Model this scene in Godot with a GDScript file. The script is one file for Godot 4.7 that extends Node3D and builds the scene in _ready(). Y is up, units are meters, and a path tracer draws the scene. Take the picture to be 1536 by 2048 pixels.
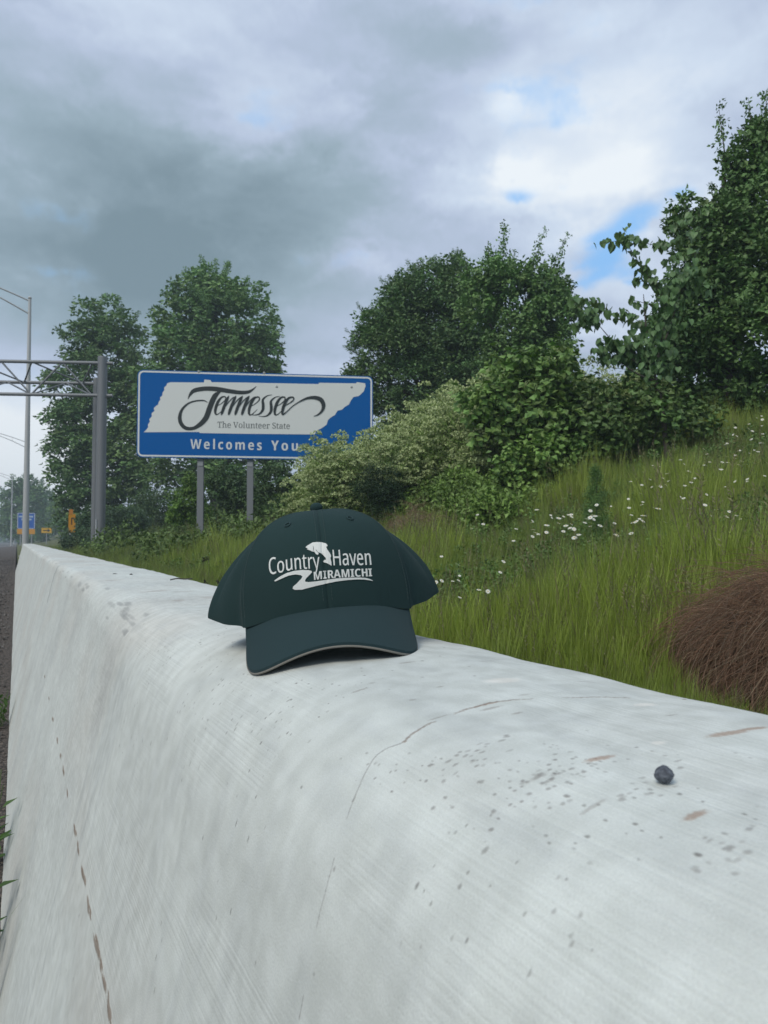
extends Node3D
# A dark green cap stands on a white concrete barrier wall beside a highway; a welcome sign, a gantry and a planted bank lie behind.
# World: the wall runs along -Z, X is to its right, the road is y = 0, the wall's top is y = 0.85.

var rng := RandomNumberGenerator.new()
var taken := {}
var noise := FastNoiseLite.new()
var LEAF := {}


# ---------------------------------------------------------------- helpers
class Acc:
	var v := PackedVector3Array()
	var n := PackedVector3Array()
	var uv := PackedVector2Array()
	var c := PackedColorArray()
	var ix := PackedInt32Array()
	var col := Color.WHITE

	func vert(p: Vector3, nn: Vector3, t := Vector2.ZERO) -> int:
		v.append(p); n.append(nn); uv.append(t); c.append(col)
		return v.size() - 1

	func tri(a: Vector3, b: Vector3, d: Vector3) -> void:
		var nn := (b - a).cross(d - a)
		nn = nn.normalized() if nn.length_squared() > 1e-18 else Vector3.UP
		var i := vert(a, nn)
		vert(b, nn); vert(d, nn)
		ix.append_array([i, i + 2, i + 1])

	func quad(a: Vector3, b: Vector3, d: Vector3, e: Vector3) -> void:
		var nn := (d - a).cross(e - b)
		nn = nn.normalized() if nn.length_squared() > 1e-18 else Vector3.UP
		var i := vert(a, nn)
		vert(b, nn); vert(d, nn); vert(e, nn)
		ix.append_array([i, i + 2, i + 1, i, i + 3, i + 2])

	func grid(rows: Array, flip := false, uvs = null, wrap := false) -> void:
		var nr := rows.size()
		var nc: int = rows[0].size()
		var base := v.size()
		for r in nr:
			var row: PackedVector3Array = rows[r]
			var up: PackedVector3Array = rows[mini(r + 1, nr - 1)]
			var dn: PackedVector3Array = rows[maxi(r - 1, 0)]
			for k in nc:
				var kp := (k + 1 if k < nc - 1 else (1 if wrap else k))
				var km := (k - 1 if k > 0 else (nc - 2 if wrap else k))
				var nn := (row[kp] - row[km]).cross(up[k] - dn[k])
				if nn.length_squared() < 1e-20:
					nn = (up[kp] - up[km] + dn[kp] - dn[km]).cross(up[k] - dn[k])
				nn = nn.normalized() if nn.length_squared() > 1e-20 else Vector3.UP
				vert(row[k], -nn if flip else nn, uvs[r][k] if uvs != null else Vector2(k, r))
		for r in nr - 1:
			for k in nc - 1:
				var a := base + r * nc + k
				var b := a + 1
				var d := a + nc + 1
				var e := a + nc
				if flip:
					ix.append_array([a, b, d, a, d, e])
				else:
					ix.append_array([a, d, b, a, e, d])

	func box(xf: Transform3D, s: Vector3) -> void:
		var h := s * 0.5
		var p := []
		for k in 8:
			p.append(xf * Vector3(h.x if k & 1 else -h.x, h.y if k & 2 else -h.y, h.z if k & 4 else -h.z))
		quad(p[4], p[5], p[7], p[6])
		quad(p[1], p[0], p[2], p[3])
		quad(p[5], p[1], p[3], p[7])
		quad(p[0], p[4], p[6], p[2])
		quad(p[6], p[7], p[3], p[2])
		quad(p[0], p[1], p[5], p[4])

	func tube(pts: Array, radii: Array, sides := 8, cap := true) -> void:
		var rows := []
		var side := Vector3.ZERO
		for i in pts.size():
			var d: Vector3 = (pts[mini(i + 1, pts.size() - 1)] - pts[maxi(i - 1, 0)]).normalized()
			if side == Vector3.ZERO:
				side = d.cross(Vector3.UP if absf(d.y) < 0.9 else Vector3.RIGHT).normalized()
			side = (side - d * side.dot(d)).normalized()
			var up := d.cross(side)
			var row := PackedVector3Array()
			for k in sides + 1:
				var a := TAU * k / sides
				row.append(pts[i] + (side * cos(a) + up * sin(a)) * radii[i])
			rows.append(row)
		grid(rows, false, null, true)
		if cap:
			for e in [0, pts.size() - 1]:
				for k in sides:
					if e == 0:
						tri(pts[0], rows[0][k + 1], rows[0][k])
					else:
						tri(pts[e], rows[e][k], rows[e][k + 1])

	func lathe(prof: Array, sides: int, xf := Transform3D()) -> void:
		var rows := []
		for p in prof:
			var row := PackedVector3Array()
			for k in sides + 1:
				var a := TAU * k / sides
				row.append(xf * Vector3(cos(a) * p.x, p.y, sin(a) * p.x))
			rows.append(row)
		grid(rows, true, null, true)

	func add(other: Acc, xf: Transform3D) -> void:
		var base := v.size()
		for i in other.v.size():
			v.append(xf * other.v[i]); n.append((xf.basis * other.n[i]).normalized()); uv.append(other.uv[i]); c.append(other.c[i])
		for i in other.ix:
			ix.append(base + i)

	func arrays() -> Array:
		var a := []
		a.resize(Mesh.ARRAY_MAX)
		a[Mesh.ARRAY_VERTEX] = v; a[Mesh.ARRAY_NORMAL] = n; a[Mesh.ARRAY_TEX_UV] = uv; a[Mesh.ARRAY_COLOR] = c; a[Mesh.ARRAY_INDEX] = ix
		return a

	func mesh(more = null) -> ArrayMesh:
		var m := ArrayMesh.new()
		m.add_surface_from_arrays(Mesh.PRIMITIVE_TRIANGLES, arrays())
		if more:
			m.add_surface_from_arrays(Mesh.PRIMITIVE_TRIANGLES, more.arrays())
		return m


class Scatter:
	var t: Array[Transform3D] = []
	var c: Array[Color] = []

	func put(x: Transform3D, col: Color) -> void:
		t.append(x); c.append(col)


func numbered(called: String) -> String:
	if not taken.has(called):
		taken[called] = 0
		return called
	taken[called] += 1
	return "%s_%03d" % [called, taken[called]]


func tag(o: Node, label := "", category := "", group := "", kind := "") -> void:
	if label: o.set_meta("label", label)
	if category: o.set_meta("category", category)
	if group: o.set_meta("group", group)
	if kind: o.set_meta("kind", kind)


func thing(called: String, label: String, category: String, at := Vector3.ZERO, turn := 0.0, group := "") -> Node3D:
	var o := Node3D.new()
	o.name = numbered(called)
	add_child(o)
	o.position = at
	o.rotation.y = turn
	tag(o, label, category, group)
	return o


func build(shape: Mesh, called: String, m: Material, parent: Node = null) -> MeshInstance3D:
	var o := MeshInstance3D.new()
	o.mesh = shape
	for k in shape.get_surface_count():
		if m: o.set_surface_override_material(k, m)
	if parent == null:
		o.name = numbered(called)
		add_child(o)
	else:
		o.name = called
		parent.add_child(o, true)
	return o


func scatter(s: Scatter, mesh: Mesh, called: String, m: Material, parent: Node = null) -> MultiMeshInstance3D:
	var mm := MultiMesh.new()
	mm.transform_format = MultiMesh.TRANSFORM_3D
	mm.use_colors = true
	mm.mesh = mesh
	mm.instance_count = s.t.size()
	for i in s.t.size():
		mm.set_instance_transform(i, s.t[i])
		mm.set_instance_color(i, s.c[i])
	var o := MultiMeshInstance3D.new()
	o.multimesh = mm
	o.material_override = m
	if parent == null:
		o.name = numbered(called)
		add_child(o)
	else:
		o.name = called
		parent.add_child(o, true)
	o.set_meta("kind", "stuff")
	return o


func lin(r: float, g: float, b: float) -> Color:
	return Color(r, g, b).linear_to_srgb()


func mat(r: float, g: float, b: float, rough := 0.8, metal := 0.0) -> StandardMaterial3D:
	var m := StandardMaterial3D.new()
	m.albedo_color = lin(r, g, b)
	m.roughness = rough
	m.metallic = metal
	return m


func leaf_mat(back := 0.35, rough := 0.55) -> StandardMaterial3D:
	var m := StandardMaterial3D.new()
	m.vertex_color_use_as_albedo = true
	m.roughness = rough
	m.cull_mode = BaseMaterial3D.CULL_DISABLED
	m.backlight_enabled = true
	m.backlight = Color(back * 0.85, back, back * 0.4)
	return m


func nz(x: float, y: float, z := 0.0) -> float:
	return noise.get_noise_3d(x, y, z)


func rdir() -> Vector3:
	var z := rng.randf_range(-1, 1)
	var a := rng.randf() * TAU
	var r := sqrt(1 - z * z)
	return Vector3(r * cos(a), z, r * sin(a))


func rbasis() -> Basis:
	return Basis(rdir(), rng.randf() * TAU)


func interp(ks: Array, vs: Array, x: float) -> float:
	if x <= ks[0]: return vs[0]
	for i in ks.size() - 1:
		if x < ks[i + 1]:
			var t: float = (x - ks[i]) / (ks[i + 1] - ks[i])
			return lerpf(vs[i], vs[i + 1], t)
	return vs[-1]


var KX := [0.05, 0.25, 0.5, 2.0, 3.0, 4.2, 5.5, 7.0, 9.0, 10.0, 12.0, 20.0, 60.0]
var KY := [-0.03, 0.2, 0.40, 0.38, 0.45, 0.60, 0.86, 1.34, 2.2, 2.5, 2.8, 3.5, 5.5]


func slope(x: float) -> float:   # height of the bank at lateral distance x, eased at its knots
	return (interp(KX, KY, x - 0.25) + interp(KX, KY, x) * 2.0 + interp(KX, KY, x + 0.25)) * 0.25


func ground(x: float, z: float) -> float:
	var k := clampf((x - 1.0) / 4.0, 0.0, 1.0)
	return slope(x) + k * (0.16 * nz(x * 14.0, z * 14.0, 40.0) + 0.06 * nz(x * 50.0, z * 50.0, 9.0))


func spline(pts: Array, per := 8) -> Array:   # Catmull-Rom through Vector3s
	var out := []
	for i in pts.size() - 1:
		var a: Vector3 = pts[maxi(i - 1, 0)]
		var b: Vector3 = pts[i]
		var c: Vector3 = pts[i + 1]
		var d: Vector3 = pts[mini(i + 2, pts.size() - 1)]
		for k in per:
			out.append(b.cubic_interpolate(c, a, d, float(k) / per))
	out.append(pts[-1])
	return out


# ---------------------------------------------------------------- start
func _ready() -> void:
	rng.seed = 20240611
	noise.seed = 7
	noise.noise_type = FastNoiseLite.TYPE_SIMPLEX_SMOOTH
	noise.frequency = 0.02
	noise.fractal_octaves = 4
	camera_sky_sun()
	make_setting()
	make_wall()
	make_leaf_meshes()
	make_bank()
	make_trees()
	make_gantry()
	make_poles()
	make_welcome_sign()
	make_far_signs()
	make_cap()
	make_small_things()


func camera_sky_sun() -> void:
	var cam := Camera3D.new()
	cam.name = "camera"
	cam.position = Vector3(0, 0.97, 0)
	cam.rotation_degrees = Vector3(2.17, -26.4, 0)
	var lens := CameraAttributesPhysical.new()
	lens.frustum_focal_length = 17.33
	lens.frustum_near = 0.05
	lens.frustum_far = 2000.0
	lens.frustum_focus_distance = 1.0
	lens.exposure_aperture = 13.0
	cam.attributes = lens
	add_child(cam)
	cam.current = true
	cam.fov = 69.4
	cam.near = 0.05
	cam.far = 2000.0
	var e := Environment.new()
	e.background_mode = Environment.BG_SKY
	e.tonemap_mode = Environment.TONE_MAPPER_LINEAR
	e.tonemap_exposure = 1.3
	e.sdfgi_enabled = true
	e.ssao_enabled = true
	e.ssil_enabled = true
	e.fog_enabled = true
	e.fog_density = 0.0016
	e.fog_light_color = Color(0.8, 0.86, 0.9)
	var sky := Sky.new()
	var pan := PanoramaSkyMaterial.new()
	pan.panorama = ImageTexture.create_from_image(sky_image())
	sky.sky_material = pan
	e.sky = sky
	var we := WorldEnvironment.new()
	we.name = "environment"
	we.environment = e
	add_child(we)
	var sun := DirectionalLight3D.new()
	sun.name = "sun"
	sun.light_energy = 0.5
	sun.light_angular_distance = 24.0
	sun.light_color = Color(1.0, 0.97, 0.92)
	sun.shadow_enabled = true
	sun.rotation_degrees = Vector3(-46, -60, 0)   # high, behind the camera to its left
	add_child(sun)


func sky_image() -> Image:   # clouds and a few blue gaps, by direction
	var w := 2048
	var h := 1024
	var im := Image.create(w, h, false, Image.FORMAT_RGBF)
	var big := FastNoiseLite.new()
	big.seed = 11
	big.noise_type = FastNoiseLite.TYPE_SIMPLEX_SMOOTH
	big.frequency = 1.15
	big.fractal_octaves = 6
	big.fractal_gain = 0.52
	big.domain_warp_enabled = true
	big.domain_warp_amplitude = 0.16
	big.domain_warp_frequency = 1.7
	big.domain_warp_fractal_octaves = 4
	var fine := FastNoiseLite.new()
	fine.seed = 23
	fine.noise_type = FastNoiseLite.TYPE_SIMPLEX_SMOOTH
	fine.frequency = 4.4
	fine.fractal_octaves = 6
	fine.domain_warp_enabled = true
	fine.domain_warp_amplitude = 0.07
	fine.domain_warp_frequency = 4.0
	# cloud banks: azimuth, elevation, half widths, how much brighter
	var banks := [[10.0, 20.5, 13.0, 6.5, -0.27], [3.0, 17.5, 10.0, 4.5, -0.14], [16.0, 25.0, 8.0, 5.0, -0.1], [0.0, 6.0, 9.0, 5.0, 0.7], [22.0, 14.0, 5.0, 5.0, 0.2], [42.0, 26.5, 6.0, 3.0, 0.2], [38.8, 28.4, 2.2, 1.5, 0.26], [46.5, 26.8, 3.0, 1.5, 0.2],
		[38.6, 33.0, 1.8, 1.2, 0.2], [42.9, 17.0, 6.0, 3.0, 0.3], [26.0, 21.5, 4.5, 4.0, 0.12], [31.5, 25.0, 3.0, 4.0, 0.1], [48.0, 31.0, 8.0, 4.0, 0.16], [-10.0, 34.0, 12.0, 6.0, 0.1], [33.0, 34.0, 6.0, 3.0, -0.1], [52.0, 20.0, 7.0, 7.0, 0.2],
		[-60.0, 20.0, 22.0, 9.0, -0.2], [-120.0, 30.0, 30.0, 12.0, 0.2], [160.0, 18.0, 24.0, 10.0, -0.22], [100.0, 24.0, 22.0, 10.0, 0.22], [-150.0, 12.0, 20.0, 7.0, 0.22], [80.0, 12.0, 16.0, 5.0, -0.1]]
	var gaps := [[46.6, 22.8, 1.8, 0.9, 0.8], [44.6, 21.5, 1.8, 1.3, 0.9], [43.0, 19.8, 2.0, 1.1, 0.85], [41.4, 18.4, 1.4, 0.8, 0.6], [45.6, 19.0, 1.4, 0.7, 0.6], [38.2, 25.4, 1.4, 0.6, 0.6], [49.4, 23.8, 1.5, 0.8, 0.7], [-95.0, 40.0, 8.0, 5.0, 0.7], [120.0, 34.0, 7.0, 4.0, 0.7], [-30.0, 48.0, 7.0, 4.0, 0.6]]
	var keys := [0.0, 0.3, 0.55, 0.78, 1.0]
	var tones := [Color8(122, 143, 155).srgb_to_linear(), Color8(151, 171, 185).srgb_to_linear(), Color8(180, 194, 217).srgb_to_linear(), Color8(203, 217, 235).srgb_to_linear(), Color8(234, 241, 247).srgb_to_linear()]
	for q in 5: tones[q] = Color(tones[q].r / 1.22, tones[q].g / 1.22, tones[q].b / 1.22)
	var blue := Color8(118, 172, 224).srgb_to_linear()
	var pale := Color8(196, 206, 210).srgb_to_linear()
	var land := Color(0.09, 0.10, 0.07)
	for y in h:
		var el := (0.5 - (y + 0.5) / h) * 180.0
		var se := sin(deg_to_rad(el))
		var ce := cos(deg_to_rad(el))
		for x in w:
			if el < -3.0:
				im.set_pixel(x, y, land)
				continue
			var az := (x + 0.5) / w * 360.0
			if az > 180.0: az -= 360.0
			var ar := deg_to_rad(az)
			var k := 1.0 / (0.6 + maxf(se, 0.0))
			var px := sin(ar) * ce * k
			var pz := -cos(ar) * ce * k
			var a := big.get_noise_3d(px, se * 1.6, pz)
			var f := fine.get_noise_3d(px, se * 1.8, pz)
			var puff := 1.0 - 2.2 * absf(fine.get_noise_3d(px * 0.8 + 7.0, se * 2.2, pz * 0.8))   # billowing edges
			var b := 0.46 + 0.38 * a + 0.18 * f + 0.10 * puff * smoothstep(-0.2, 0.35, a + f) + 0.10 * smoothstep(20.0, 60.0, el)
			var bend := az + 5.0 * a + 2.0 * f
			var rise := el + 3.0 * f + 2.5 * a
			for q in banks:
				var dx: float = bend - q[0]
				if absf(dx) < q[2] * 2.6:
					var dy: float = (rise - q[1]) / q[3]
					dx /= q[2]
					b += q[4] * exp(-dx * dx - dy * dy)
			b = clampf(b, 0.0, 1.0)
			var i := 0
			while i < 3 and b > keys[i + 1]:
				i += 1
			var col: Color = tones[i].lerp(tones[i + 1], (b - keys[i]) / (keys[i + 1] - keys[i]))
			var g := 0.0
			for q in gaps:
				var dx: float = az + 2.6 * f + 2.0 * a - q[0]
				if absf(dx) < q[2] * 2.6:
					var dy: float = (el + 2.2 * f - q[1]) / q[3]
					dx /= q[2]
					g += q[4] * exp(-dx * dx - dy * dy)
			g = smoothstep(0.22, 0.85, g + 0.9 * f - 0.10 * puff) * 0.85
			col = col.lerp(blue, g)
			col = col.lerp(pale, 0.35 * exp(-maxf(el, 0.0) / 4.0))
			if el < 0.0:
				col = col.lerp(land, -el / 3.0)
			im.set_pixel(x, y, col)
	return im


# ---------------------------------------------------------------- ground, road
func triplanar(m: StandardMaterial3D, tex: Texture2D, scale: float, bump: Texture2D = null, depth := 1.0) -> void:
	m.albedo_texture = tex
	m.uv1_triplanar = true
	m.uv1_world_triplanar = true
	m.uv1_scale = Vector3.ONE * scale
	if bump:
		m.heightmap_enabled = true
		m.heightmap_texture = bump
		m.heightmap_scale = depth


func speckle(size: int, lo: Color, hi: Color, freq: float, oct: int, sd: int) -> ImageTexture:
	var f := FastNoiseLite.new()
	f.seed = sd
	f.frequency = freq
	f.fractal_octaves = oct
	var src := f.get_seamless_image(size, size, false, false, 0.15)
	var im := Image.create(size, size, false, Image.FORMAT_RGB8)
	for y in size:
		for x in size:
			im.set_pixel(x, y, lo.lerp(hi, smoothstep(0.15, 0.85, src.get_pixel(x, y).r)))
	return ImageTexture.create_from_image(im)


func sheet(x0: float, x1: float, nx: int, z0: float, z1: float, nzz: int, hf: Callable) -> Acc:
	var acc := Acc.new()
	var rows := []
	for r in nzz + 1:
		var row := PackedVector3Array()
		var tz := float(r) / nzz
		var z := lerpf(z0, z1, tz * tz if z0 > -20.0 and z1 < -60.0 else tz)
		for k in nx + 1:
			var x := lerpf(x0, x1, float(k) / nx)
			row.append(Vector3(x, hf.call(x, z), z))
		rows.append(row)
	acc.grid(rows)
	return acc


func make_setting() -> void:
	# the plain sheet of land out to the horizon
	var earth := mat(0.06, 0.075, 0.035, 0.95)
	var far := Acc.new()
	far.quad(Vector3(-900, -0.25, 60), Vector3(900, -0.25, 60), Vector3(900, -0.25, -1500), Vector3(-900, -0.25, -1500))
	tag(build(far.mesh(), "ground", earth), "", "", "", "structure")
	# gravel shoulder left of the wall
	var gm := mat(1, 1, 1, 0.95)
	triplanar(gm, speckle(512, Color(0.24, 0.22, 0.20), Color(0.46, 0.42, 0.39), 0.06, 5, 5), 1.1, speckle(512, Color.BLACK, Color.WHITE, 0.09, 4, 6), 2.0)
	var sh := sheet(-2.6, -0.02, 24, 4.0, -150.0, 360, func(x, z): return -0.004 + 0.012 * nz(x * 90.0, z * 90.0, 3.0) - (0.03 if x < -2.55 else 0.0))
	tag(build(sh.mesh(), "gravel_shoulder", gm), "", "", "", "structure")
	# pavement of the highway, bending across ahead
	var rm := mat(1, 1, 1, 0.85)
	triplanar(rm, speckle(512, Color(0.30, 0.30, 0.30), Color(0.42, 0.42, 0.41), 0.08, 5, 8), 0.6)
	var road := Acc.new()
	var rows := []
	for r in 81:
		var z := lerpf(10.0, -330.0, r / 80.0)
		var right := -2.55 + 4.2 * smoothstep(-105.0, -150.0, z) + 14.0 * smoothstep(-170.0, -330.0, z)
		rows.append(PackedVector3Array([Vector3(right - 17.0, 0.0, z), Vector3(right - 8.0, 0.06, z), Vector3(right, 0.004, z)]))
	road.grid(rows)
	tag(build(road.mesh(), "road", rm), "", "", "", "structure")
	var lm := mat(0.62, 0.62, 0.58, 0.7)
	var line := Acc.new()
	var lr := []
	for r in 81:
		var z := lerpf(10.0, -330.0, r / 80.0)
		var right := -2.55 + 4.2 * smoothstep(-105.0, -150.0, z) + 14.0 * smoothstep(-170.0, -330.0, z)
		lr.append(PackedVector3Array([Vector3(right - 0.45, 0.0105, z), Vector3(right - 0.32, 0.0095, z)]))
	line.grid(lr)
	tag(build(line.mesh(), "edge_line", lm), "", "", "", "structure")


# ---------------------------------------------------------------- the concrete wall
func shoulder(z: float) -> float:   # how far the rounding of the road-side edge reaches, z is the distance ahead
	return lerpf(0.125, 0.035, smoothstep(0.7, 2.6, z)) + 0.012 * nz(z * 22.0, 5.0)


func wall_row(z: float) -> Array:   # section at distance z: points and their run along the section
	var pts := PackedVector3Array()
	var run := PackedFloat32Array()
	var sl := shoulder(z)
	var corner := Vector2(0.181 + 0.006 * nz(z * 14.0, 1.0), 0.85 + 0.006 * nz(z * 10.0, 2.0))
	var down := Vector2(-0.236, -1.0).normalized()
	var flat: Array[Vector3] = []   # x, y, run
	var a := corner + down * sl
	var foot := Vector2(-0.030, -0.05)
	for k in 26:
		var t := k / 26.0
		var p := foot.lerp(a, t)
		flat.append(Vector3(p.x, p.y, lerpf(0.0, 0.93 - sl, t)))
	var b := corner + Vector2(sl, 0.0)
	for k in 16:
		var t := k / 16.0
		var p := a.lerp(corner, t).lerp(corner.lerp(b, t), t)
		flat.append(Vector3(p.x, p.y, lerpf(0.93 - sl, 0.93 + sl, t)))
	var edge := 0.48 + 0.008 * nz(z * 20.0, 3.0) + 0.004 * nz(z * 90.0, 4.0)
	var drop := 0.004 * nz(z * 12.0, 8.0)
	for k in 13:
		var t := k / 12.0
		flat.append(Vector3(lerpf(b.x, edge - 0.014, t), lerpf(b.y, 0.85 + drop, t) + 0.004 * sin(t * PI), lerpf(0.93 + sl, 1.215, t)))
	flat.append(Vector3(edge - 0.004, 0.846 + drop, 1.225))
	flat.append(Vector3(edge, 0.836 + drop, 1.235))
	flat.append(Vector3(edge + 0.004, 0.80, 1.27))
	flat.append(Vector3(edge + 0.01, 0.5, 1.29))
	flat.append(Vector3(edge + 0.02, 0.2, 1.295))
	for k in flat.size():
		var p := flat[k]
		var lump := 0.0016 * nz(p.z * 400.0, z * 400.0, 11.0) + 0.004 * nz(p.z * 90.0, z * 60.0, 13.0)
		if p.z > 1.24: lump *= 0.4
		var dirn := Vector2(-0.97, 0.25) if k < 26 else (Vector2(-0.6, 0.8) if k < 42 else Vector2(0, 1))
		pts.append(Vector3(p.x + dirn.x * lump, p.y + dirn.y * lump, -z))
		run.append(p.z)
	return [pts, run]


func stamp(al: Image, hg: Image, z0: float, z1: float, z: float, s: float, rz: float, rs: float, col: Color, strength: float, deep: float) -> void:
	var w := al.get_width()
	var h := al.get_height()
	var cx := (z - z0) / (z1 - z0) * w
	var cy := s / 1.3 * h
	var ex := maxf(rz / (z1 - z0) * w, 0.7)
	var ey := maxf(rs / 1.3 * h, 0.7)
	for y in range(maxi(int(cy - ey * 1.6), 0), mini(int(cy + ey * 1.6) + 2, h)):
		for x in range(maxi(int(cx - ex * 1.6), 0), mini(int(cx + ex * 1.6) + 2, w)):
			var dx := (x - cx) / ex
			var dy := (y - cy) / ey
			var d := sqrt(dx * dx + dy * dy) + 0.35 * nz(x * 14.0, y * 14.0, 21.0)
			var k := strength * (1.0 - smoothstep(0.45, 1.15, d))
			if k > 0.003:
				al.set_pixel(x, y, al.get_pixel(x, y).lerp(col, k))
				if hg and deep != 0.0:
					var g := hg.get_pixel(x, y).r - deep * k
					hg.set_pixel(x, y, Color(g, g, g))


func wall_images(z0: float, z1: float, w: int, h: int, near: bool) -> Array:
	var al := Image.create(w, h, false, Image.FORMAT_RGB8)
	var hg := Image.create(w, h, false, Image.FORMAT_RGB8)
	var st := FastNoiseLite.new()
	st.seed = 31
	st.noise_type = FastNoiseLite.TYPE_SIMPLEX
	st.frequency = 1.0
	st.fractal_octaves = 3
	var base := Color8(203, 208, 203)
	var tan := Color8(196, 196, 189)
	var grey := Color8(158, 163, 164)
	# broad tones on a coarse picture, then brush lines and grain at full size
	var cw := w / 8
	var ch := h / 8
	var broad := Image.create(cw, ch, false, Image.FORMAT_RGBF)
	var vary := Image.create(cw, ch, false, Image.FORMAT_RGBF)
	for y in ch:
		var s := (y + 0.5) / ch * 1.3
		var face := 1.0 - smoothstep(0.82, 0.94, s)
		for x in cw:
			var z := z0 + (x + 0.5) / cw * (z1 - z0)
			var mid := st.get_noise_2d(z * 9.0 + 40.0, s * 9.0)
			var patch := smoothstep(-0.25, 0.35, st.get_noise_2d(z * 2.2 + 9.0, s * 4.0 + 3.0))
			var col := base.lerp(tan, clampf(0.30 + 0.9 * st.get_noise_2d(z * 1.1 + 20.0, s * 1.5 + 8.0) - 0.5 * face * s, 0.0, 0.75))
			var dk := smoothstep(0.12, 0.5, st.get_noise_2d(z * 16.0 + 70.0, s * 1.4)) * face * (0.5 if z > 1.2 else 0.3)
			col = col.lerp(grey, dk * 0.35)
			var smear := smoothstep(0.2, 0.55, st.get_noise_2d(z * 5.0 + 11.0, s * 14.0 + 31.0)) * smoothstep(0.7, 0.95, s)
			col = col.lerp(grey, 0.14 * smear)
			var k := 1.0 + 0.025 * st.get_noise_2d(z * 1.7, s * 2.6) + 0.025 * mid
			broad.set_pixel(x, y, Color(col.r * k, col.g * k, col.b * k))
			vary.set_pixel(x, y, Color(mid * 0.5 + 0.5, patch, face))
	broad.resize(w, h, Image.INTERPOLATE_BILINEAR)
	vary.resize(w, h, Image.INTERPOLATE_BILINEAR)
	for y in h:
		var s := (y + 0.5) / h * 1.3
		for x in w:
			var z := z0 + (x + 0.5) / w * (z1 - z0)
			var q := vary.get_pixel(x, y)
			var sweep := st.get_noise_2d(z * 2.2 + 3.0, (s + 0.03 * z) * 260.0) * (0.12 + 0.88 * q.g)
			var grain := st.get_noise_2d(z * 560.0, s * 560.0)
			var c := broad.get_pixel(x, y)
			var k := 1.0 + 0.030 * sweep + 0.04 * grain
			al.set_pixel(x, y, Color(c.r * k, c.g * k, c.b * k))
			var g := 0.55 + 0.10 * (q.r - 0.5) + 0.14 * sweep + 0.12 * grain
			hg.set_pixel(x, y, Color(g, g, g))
	var dark := Color8(112, 112, 108)
	var deepc := Color8(88, 84, 80)
	var rust := Color8(150, 120, 102)
	if near:
		# pits along the rounded shoulder
		for k in 800:
			var z := z0 + pow(rng.randf(), 1.2) * (z1 - z0)
			var s := rng.randfn(0.95, 0.075)
			if nz(z * 160.0, s * 160.0, 77.0) < -0.12: continue
			var r := rng.randf_range(0.0006, 0.0019) * (1.15 if rng.randf() < 0.15 else 0.9)
			stamp(al, hg, z0, z1, z, s, r * (0.8 if s < 0.95 else 1.15), r * (1.6 if s < 0.95 else 0.9), dark.lerp(deepc, rng.randf()), rng.randf_range(0.15, 0.6), 0.3)
		for k in 120:
			var z := z0 + rng.randf() * (z1 - z0)
			stamp(al, hg, z0, z1, z, rng.randf_range(0.4, 0.93), rng.randf_range(0.0006, 0.0016), rng.randf_range(0.001, 0.004), dark, rng.randf_range(0.3, 0.7), 0.25)
		for k in 280:
			var far := k % 3 > 0
			var z := rng.randfn(0.42 if far else 0.30, 0.07 if far else 0.04)
			var s := rng.randfn(0.99 if far else 1.0, 0.032)
			if nz(z * 240.0, s * 240.0, 7.0) < -0.02: continue
			var r := rng.randf_range(0.0006, 0.0015)
			stamp(al, hg, z0, z1, z, s, r * 1.2, r * rng.randf_range(0.8, 1.8), Color8(134, 132, 128), rng.randf_range(0.25, 0.7), 0.25)
		# scuffed patches and flakes on the top
		for k in 60:
			var z := rng.randf_range(0.15, 1.6)
			var s := rng.randf_range(0.98, 1.2)
			stamp(al, hg, z0, z1, z, s, rng.randf_range(0.001, 0.003), rng.randf_range(0.003, 0.012), Color8(150, 146, 140), rng.randf_range(0.2, 0.6), 0.2)
		for q in [[0.319, 1.042, 0.0035, 0.012], [0.314, 1.14, 0.004, 0.02], [0.238, 1.022, 0.003, 0.009], [0.316, 1.165, 0.0025, 0.016], [0.46, 1.063, 0.0022, 0.014]]:
			stamp(al, hg, z0, z1, q[0], q[1], q[2], q[3], rust, 0.55, 0.4)
		for q in [[0.321, 1.089, 0.004, 0.006], [0.40, 1.16, 0.006, 0.012], [0.52, 1.12, 0.012, 0.02]]:
			stamp(al, hg, z0, z1, q[0], q[1], q[2], q[3], Color8(226, 224, 216), 0.8, -0.2)
		for q in [[0.285, 1.05], [0.27, 1.03], [0.214, 1.006], [0.21, 1.0], [0.378, 0.998], [0.385, 1.006], [0.372, 0.99], [0.318, 1.006], [0.323, 0.996]]:
			for j in 7:
				stamp(al, hg, z0, z1, q[0] + rng.randfn(0, 0.005), q[1] + rng.randfn(0, 0.011), rng.randf_range(0.001, 0.002), rng.randf_range(0.0015, 0.0035), Color8(140, 138, 134), rng.randf_range(0.3, 0.65), 0.25)
		# the crack that crosses the top and runs down the shoulder
		var path := [Vector3(0.44, 0.972, 1.0), Vector3(0.447, 0.99, 1.0), Vector3(0.453, 1.02, 0.9), Vector3(0.461, 1.063, 1.6), Vector3(0.452, 1.1, 0.9), Vector3(0.436, 1.146, 1.4), Vector3(0.42, 1.18, 0.9), Vector3(0.408, 1.21, 1.3)]
		for p in spline(path, 26):
			if nz(p.y * 900.0, 4.0) > -0.12:
				stamp(al, hg, z0, z1, p.x + 0.004 * nz(p.y * 500.0, 9.0) + rng.randfn(0, 0.0006), p.y, 0.0010 * p.z * rng.randf_range(0.7, 1.5), 0.0018, Color8(146, 136, 127), rng.randf_range(0.3, 0.7), 0.35)
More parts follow.
